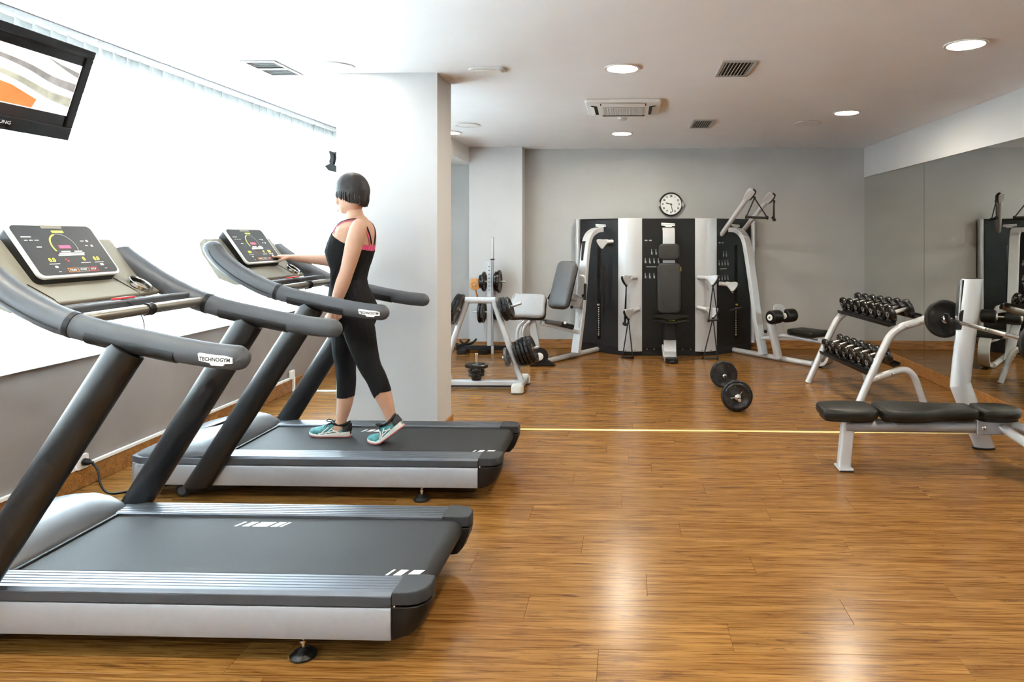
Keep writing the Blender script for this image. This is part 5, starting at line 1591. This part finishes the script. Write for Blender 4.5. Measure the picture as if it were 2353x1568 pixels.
# --- clothing: cut from the body's own surface, lifted off it
def segd(p, a, b):
    ab = b - a
    t = max(0, min(1, (p - a).dot(ab) / ab.length_squared))
    return (p - a - ab * t).length
def cdist(p, path, step=3):
    q = path[::step] + [path[-1]]
    return min(segd(p, q[i], q[i + 1]) for i in range(len(q) - 1))
arm_paths = (PA_near, PA_far)
XC = wpt(808, 600).x
def zone(p):
    """returns the garment at a body point"""
    z = p.z
    if z > 1.66:
        return None
    # arms and hands
    if abs(p.y - WY) > .10 and z > .62:
        dn, df = cdist(p, PA_near), cdist(p, PA_far)
        da = min(dn, df)
        if z < 1.12:
            if p.y < WY - .155 and p.x < XC - .045 and p.z < 1.06:
                return None
        if da < .058 and (p.y < WY - .148 or p.y > WY + .135 or p.x < XC - .14):
            return None
    if p.x < XC - .20:
        return None
    if z > 1.105:
        f_ = (p.x - (XC - .10)) / .25           # 0 chest .. 1 back
        f_ = max(0, min(1, f_))
        top = 1.545 - .14 * (f_ ** .7)
        if z < top:
            return 'top'
        if f_ > .62 and z < top + .034:
            return 'bra'
        return None
    # legs: hem rises on the trailing calf
    if z > .56:
        return 'leg'
    near = p.y < WY
    if near:
        hem = .498 + (p.x - wpt(866, 920).x) * .9
        return 'leg' if z > hem else None
    return 'leg' if z > .488 + max(0, (p.x - wpt(793, 918).x)) * .15 else None
garm = {'top': [], 'bra': [], 'leg': []}
for p in me.polygons:
    c_ = sum((co[i] for i in p.vertices), V(0, 0, 0)) / len(p.vertices)
    g = zone(c_)
    if g:
        garm[g].append(tuple(p.vertices))
def garment(name, faces, lift, m, flare=0.0, rim=True):
    used = {}
    mb = MB()
    vs = []
    for f in faces:
        for i in f:
            if i not in used:
                used[i] = len(vs)
                vs.append(co[i] + nor[i] * lift)
    ff = [tuple(used[i] for i in f) for f in faces]
    # closed rim: walk boundary edges and drop them back to the skin
    cnt = {}
    for f in ff:
        for a, b in zip(f, f[1:] + f[:1]):
            cnt[(a, b)] = cnt.get((a, b), 0) + 1
    inv = {v: k for k, v in used.items()}
    base = {}
    for (a, b) in list(cnt):
        if (b, a) not in cnt:
            for i in (a, b):
                if i not in base:
                    base[i] = len(vs); vs.append(co[inv[i]] - nor[inv[i]] * .001)
            ff.append((b, a, base[a], base[b]))
    mb.add(vs, ff)
    return obj(name, mb, m, woman, angle=75, fix=False)
garment('leggings', garm['leg'], .0035, 'cloth')
garment('tank_top', garm['top'], .0065, 'cloth')
if garm['bra']:
    garment('bra_band', garm['bra'], .0045, 'pink')
# straps lie on the skin: nearest surface point is followed along the path
from mathutils.bvhtree import BVHTree
bvh = BVHTree.FromPolygons(co, [tuple(p.vertices) for p in me.polygons])
def strap(name, pts, w, m, lift=.003):
    P = [V(*p) for p in crv([list(p) for p in pts], 8)]
    out, nn_ = [], []
    for p in P:
        hit, n_, idx, dist = bvh.find_nearest(p)
        out.append(hit + n_ * lift); nn_.append(n_)
    rings = []
    for i, p in enumerate(out):
        t = (out[min(i + 1, len(out) - 1)] - out[max(i - 1, 0)]).normalized()
        s_ = nn_[i].cross(t).normalized()
        rings.append([p + s_ * w, p + nn_[i] * .0015, p - s_ * w, p - nn_[i] * .003])
    obj(name, MB().loft(rings), m, woman, angle=60)
for s_ in (-1, 1):
    strap('top_strap', [wpt(776, 540, WY + s_ * .095), wpt(790, 514, WY + s_ * .09), wpt(815, 503, WY + s_ * .085), wpt(836, 512, WY + s_ * .075), wpt(850, 535, WY + s_ * .05), wpt(857, 562, WY + s_ * .02)], .007, 'cloth')
    strap('bra_strap', [wpt(780, 540, WY + s_ * .105), wpt(795, 514, WY + s_ * .105), wpt(818, 505, WY + s_ * .10), wpt(838, 520, WY + s_ * .085), wpt(850, 545, WY + s_ * .06), wpt(856, 572, WY + s_ * .035)], .006, 'pink')
# --- hair: short bob
hr_ = []
nh = 28
for i in range(15):
    f_ = i / 14
    r = []
    for k in range(nh):
        t = 2 * PI * k / nh
        cx_, sy_ = math.cos(t), math.sin(t)          # cx_ 1 = forehead
        low = -.010 - .034 * (1 - cx_) - .006 * math.sin(k * 5.1)
        # the outline bulges, then tucks in at the cut edge
        up0, up1 = .136, low
        up_ = up0 + (up1 - up0) * (f_ ** 1.35)
        prof_ = math.sin(min(1, f_ * 1.35) * PI / 2) ** .62
        tuck = 1 - .16 * max(0, (f_ - .62) / .38) ** 1.6 * (1 if cx_ < .3 else .3)
        fr = (.107 if cx_ > 0 else .112)
        j = 1 + .018 * math.sin(k * 3.7 + i * .3) * f_
        r.append(hp(fr * cx_ * prof_ * tuck * j - .004, .090 * sy_ * prof_ * tuck * j, up_))
    hr_.append(r)
inner = [[p.lerp(hp(0, 0, (p - HCn).z), .22) for p in hr_[-1]], [p.lerp(hp(0, 0, .02), .45) for p in hr_[-1]]]
hair = obj('hair', MB().loft(hr_ + inner), 'hair', woman, angle=70)
# fringe strands give the edge some breakup
mb = MB()
rnd = random.Random(3)
for i in range(46):
    a = rnd.uniform(-PI * .98, PI * .98)
    ca, sa = math.cos(a), math.sin(a)
    z1 = -.010 - .034 * (1 - ca)
    p0 = hp(.088 * ca - .004, .076 * sa, .05)
    p1 = hp(.100 * ca - .004, .086 * sa, z1 * .4)
    p2 = hp((.100 if ca > 0 else .092) * ca - .004, .077 * sa, z1 - rnd.uniform(.002, .010))
    mb.tube(crv([list(p0), list(p1), list(p2)], 4), [.006, .006, .006, .006, .0055, .005, .004, .003, .001], 6)
o_ = obj('hair_strands', mb, 'hair', hair); o_['kind'] = 'stuff'
# --- face details
for s_ in (-1, 1):
    e_ = obj('eye', MB().ball(hp(.080, s_ * .030, .004), (.009, .011, .0075)), 'eye', woman)
    obj('iris', MB().ball(hp(.0875, s_ * .030, .004), (.0035, .005, .005)), 'iris', e_)
    obj('eyebrow', MB().tube(crv([list(hp(.094, s_ * .014, .019)), list(hp(.094, s_ * .03, .023)), list(hp(.085, s_ * .048, .018))], 4), .003, 6), 'hair', woman)
obj('lips', MB().tube(crv([list(hp(.086, -.022, -.068)), list(hp(.094, -.01, -.065)), list(hp(.096, 0, -.067)), list(hp(.094, .01, -.065)), list(hp(.086, .022, -.068))], 4), .0045, 8), 'lip', woman)
# --- shoes
def shoe(toe, heel_dir, lift, side):
    """toe point on the belt, sole runs along heel_dir (unit, xz); lift = angle of the heel behind the ball"""
    L = .265
    toe = Vector(toe)
    def pos(s_, y, h):
        """s_ from toe to heel; bends at the ball of the foot"""
        ball = .085
        x, z = s_, 0.0
        if s_ > ball and lift:
            a = lift * min(1, (s_ - ball) / .05)
            x = ball + (s_ - ball) * math.cos(lift); z = (s_ - ball) * math.sin(lift)
            return V(toe.x + x - h * math.sin(a), toe.y + y, toe.z + z + h * math.cos(a))
        # toe spring
        z += .012 * max(0, 1 - s_ / .06) ** 2
        return V(toe.x + x, toe.y + y, toe.z + z + h)
    sec = [(.002, .014), (.012, .028), (.035, .040), (.065, .047), (.095, .048), (.13, .042), (.165, .037), (.20, .036), (.235, .035), (.255, .028), (.264, .014)]
    def outl(s_, w, h, k=1.0):
        off = .010 * math.sin(s_ / L * PI) * side
        return [pos(s_, off - w * k, h), pos(s_, off + w * k, h)]
    # sole
    def sole_ring(s_, w, h0, h1, f):
        off = .008 * side
        return [pos(s_, off - w * .93, h0), pos(s_, off - w * f, (h0 + h1) / 2), pos(s_, off - w, h1), pos(s_, off + w, h1), pos(s_, off + w * f, (h0 + h1) / 2), pos(s_, off + w * .93, h0)]
    foot_ = MB().loft([sole_ring(s_, w, .0045, .020 + .016 * max(0, (s_ - .10) / .165), 1.06) for s_, w in sec])
    sh = obj('shoe', MB().loft([[pos(s_, .008 * side + yk * w, hh) for yk, hh in pf] for s_, w, pf in [
        (s_, w * .97, [(math.cos(PI * k / 12) * (1 - .22 * (math.sin(PI * k / 12)) * (1 if s_ < .13 else 1.6)), .014 + tp_ * math.sin(PI * k / 12) ** .8) for k in range(13)]) for (s_, w), tp_ in zip(sec, (.012, .026, .038, .046, .054, .066, .078, .072, .066, .066, .058))]]), 'teal', woman, angle=60)
    obj('midsole', foot_, 'sole', sh, angle=40)
    obj('outsole', MB().loft([sole_ring(s_, w * .97, .0, .006, 1.0) for s_, w in sec]), 'coral', sh, angle=40)
    # collar, heel patch
    obj('heel_patch', MB().loft([[pos(s_, .008 * side + q_ * w * 1.02, hh) for q_, hh in ((-1, .035), (-.80, .060), (-.45, .082), (.45, .082), (.80, .060), (1, .035))] for s_, w in ((.225, .037), (.248, .034), (.262, .022), (.270, .010))]), 'black', sh, angle=60)
    col_ = [pos(s_, .008 * side + y_, hh) for s_, y_, hh in ((.150, 0, .088), (.165, .026, .086), (.20, .031, .077), (.235, .027, .080), (.256, 0, .090), (.235, -.027, .080), (.20, -.031, .077), (.165, -.026, .086))]
    obj('collar', MB().tube(crv([list(q_) for q_ in col_], 4, True), .0085, 8, closed=True), 'black', sh)
    # white side stripes, both sides
    for sd2 in (-1, 1):
        def sp(s_, f_):
            w = .043 - .05 * max(0, s_ - .10)
            return pos(s_, .008 * side + sd2 * (w * (1.03 - .30 * f_)), .020 + f_ * .050)
        for a_, b_ in (((.085, .02), (.135, .85)), ((.115, .0), (.165, .85)), ((.075, .05), (.20, .45)), ((.15, .65), (.21, .10))):
            pts = [list(sp(a_[0] + (b_[0] - a_[0]) * i / 6, a_[1] + (b_[1] - a_[1]) * i / 6)) for i in range(7)]
            obj('stripe', MB().tube(pts, .0032, 6), 'sole', sh)
    # laces
    for i in range(5):
        s_ = .085 + i * .016
        hh = .058 + i * .0075
        obj('lace', MB().tube(crv([list(pos(s_, .008 * side - .022, hh - .006)), list(pos(s_ + .006, .008 * side, hh + .005)), list(pos(s_ + .012, .008 * side + .022, hh - .004))], 4), .0035, 6), 'black', sh)
    lp_ = [pos(.155, .008 * side, .092), pos(.135, .008 * side - .02, .112), pos(.120, .008 * side - .022, .100), pos(.14, .008 * side, .090)]
    obj('lace_loop', MB().tube(crv([list(q_) for q_ in lp_], 5, True), .003, 6, closed=True), 'black', sh)
ZB = .2371
tf = at(707, 1010, 4.20); shoe((tf.x, WY + .055, ZB), None, 0.0, 1)
tr = at(846, 1020, 4.10); shoe((tr.x, WY - .064, ZB), None, math.radians(37), -1)
bpy.context.view_layer.update()
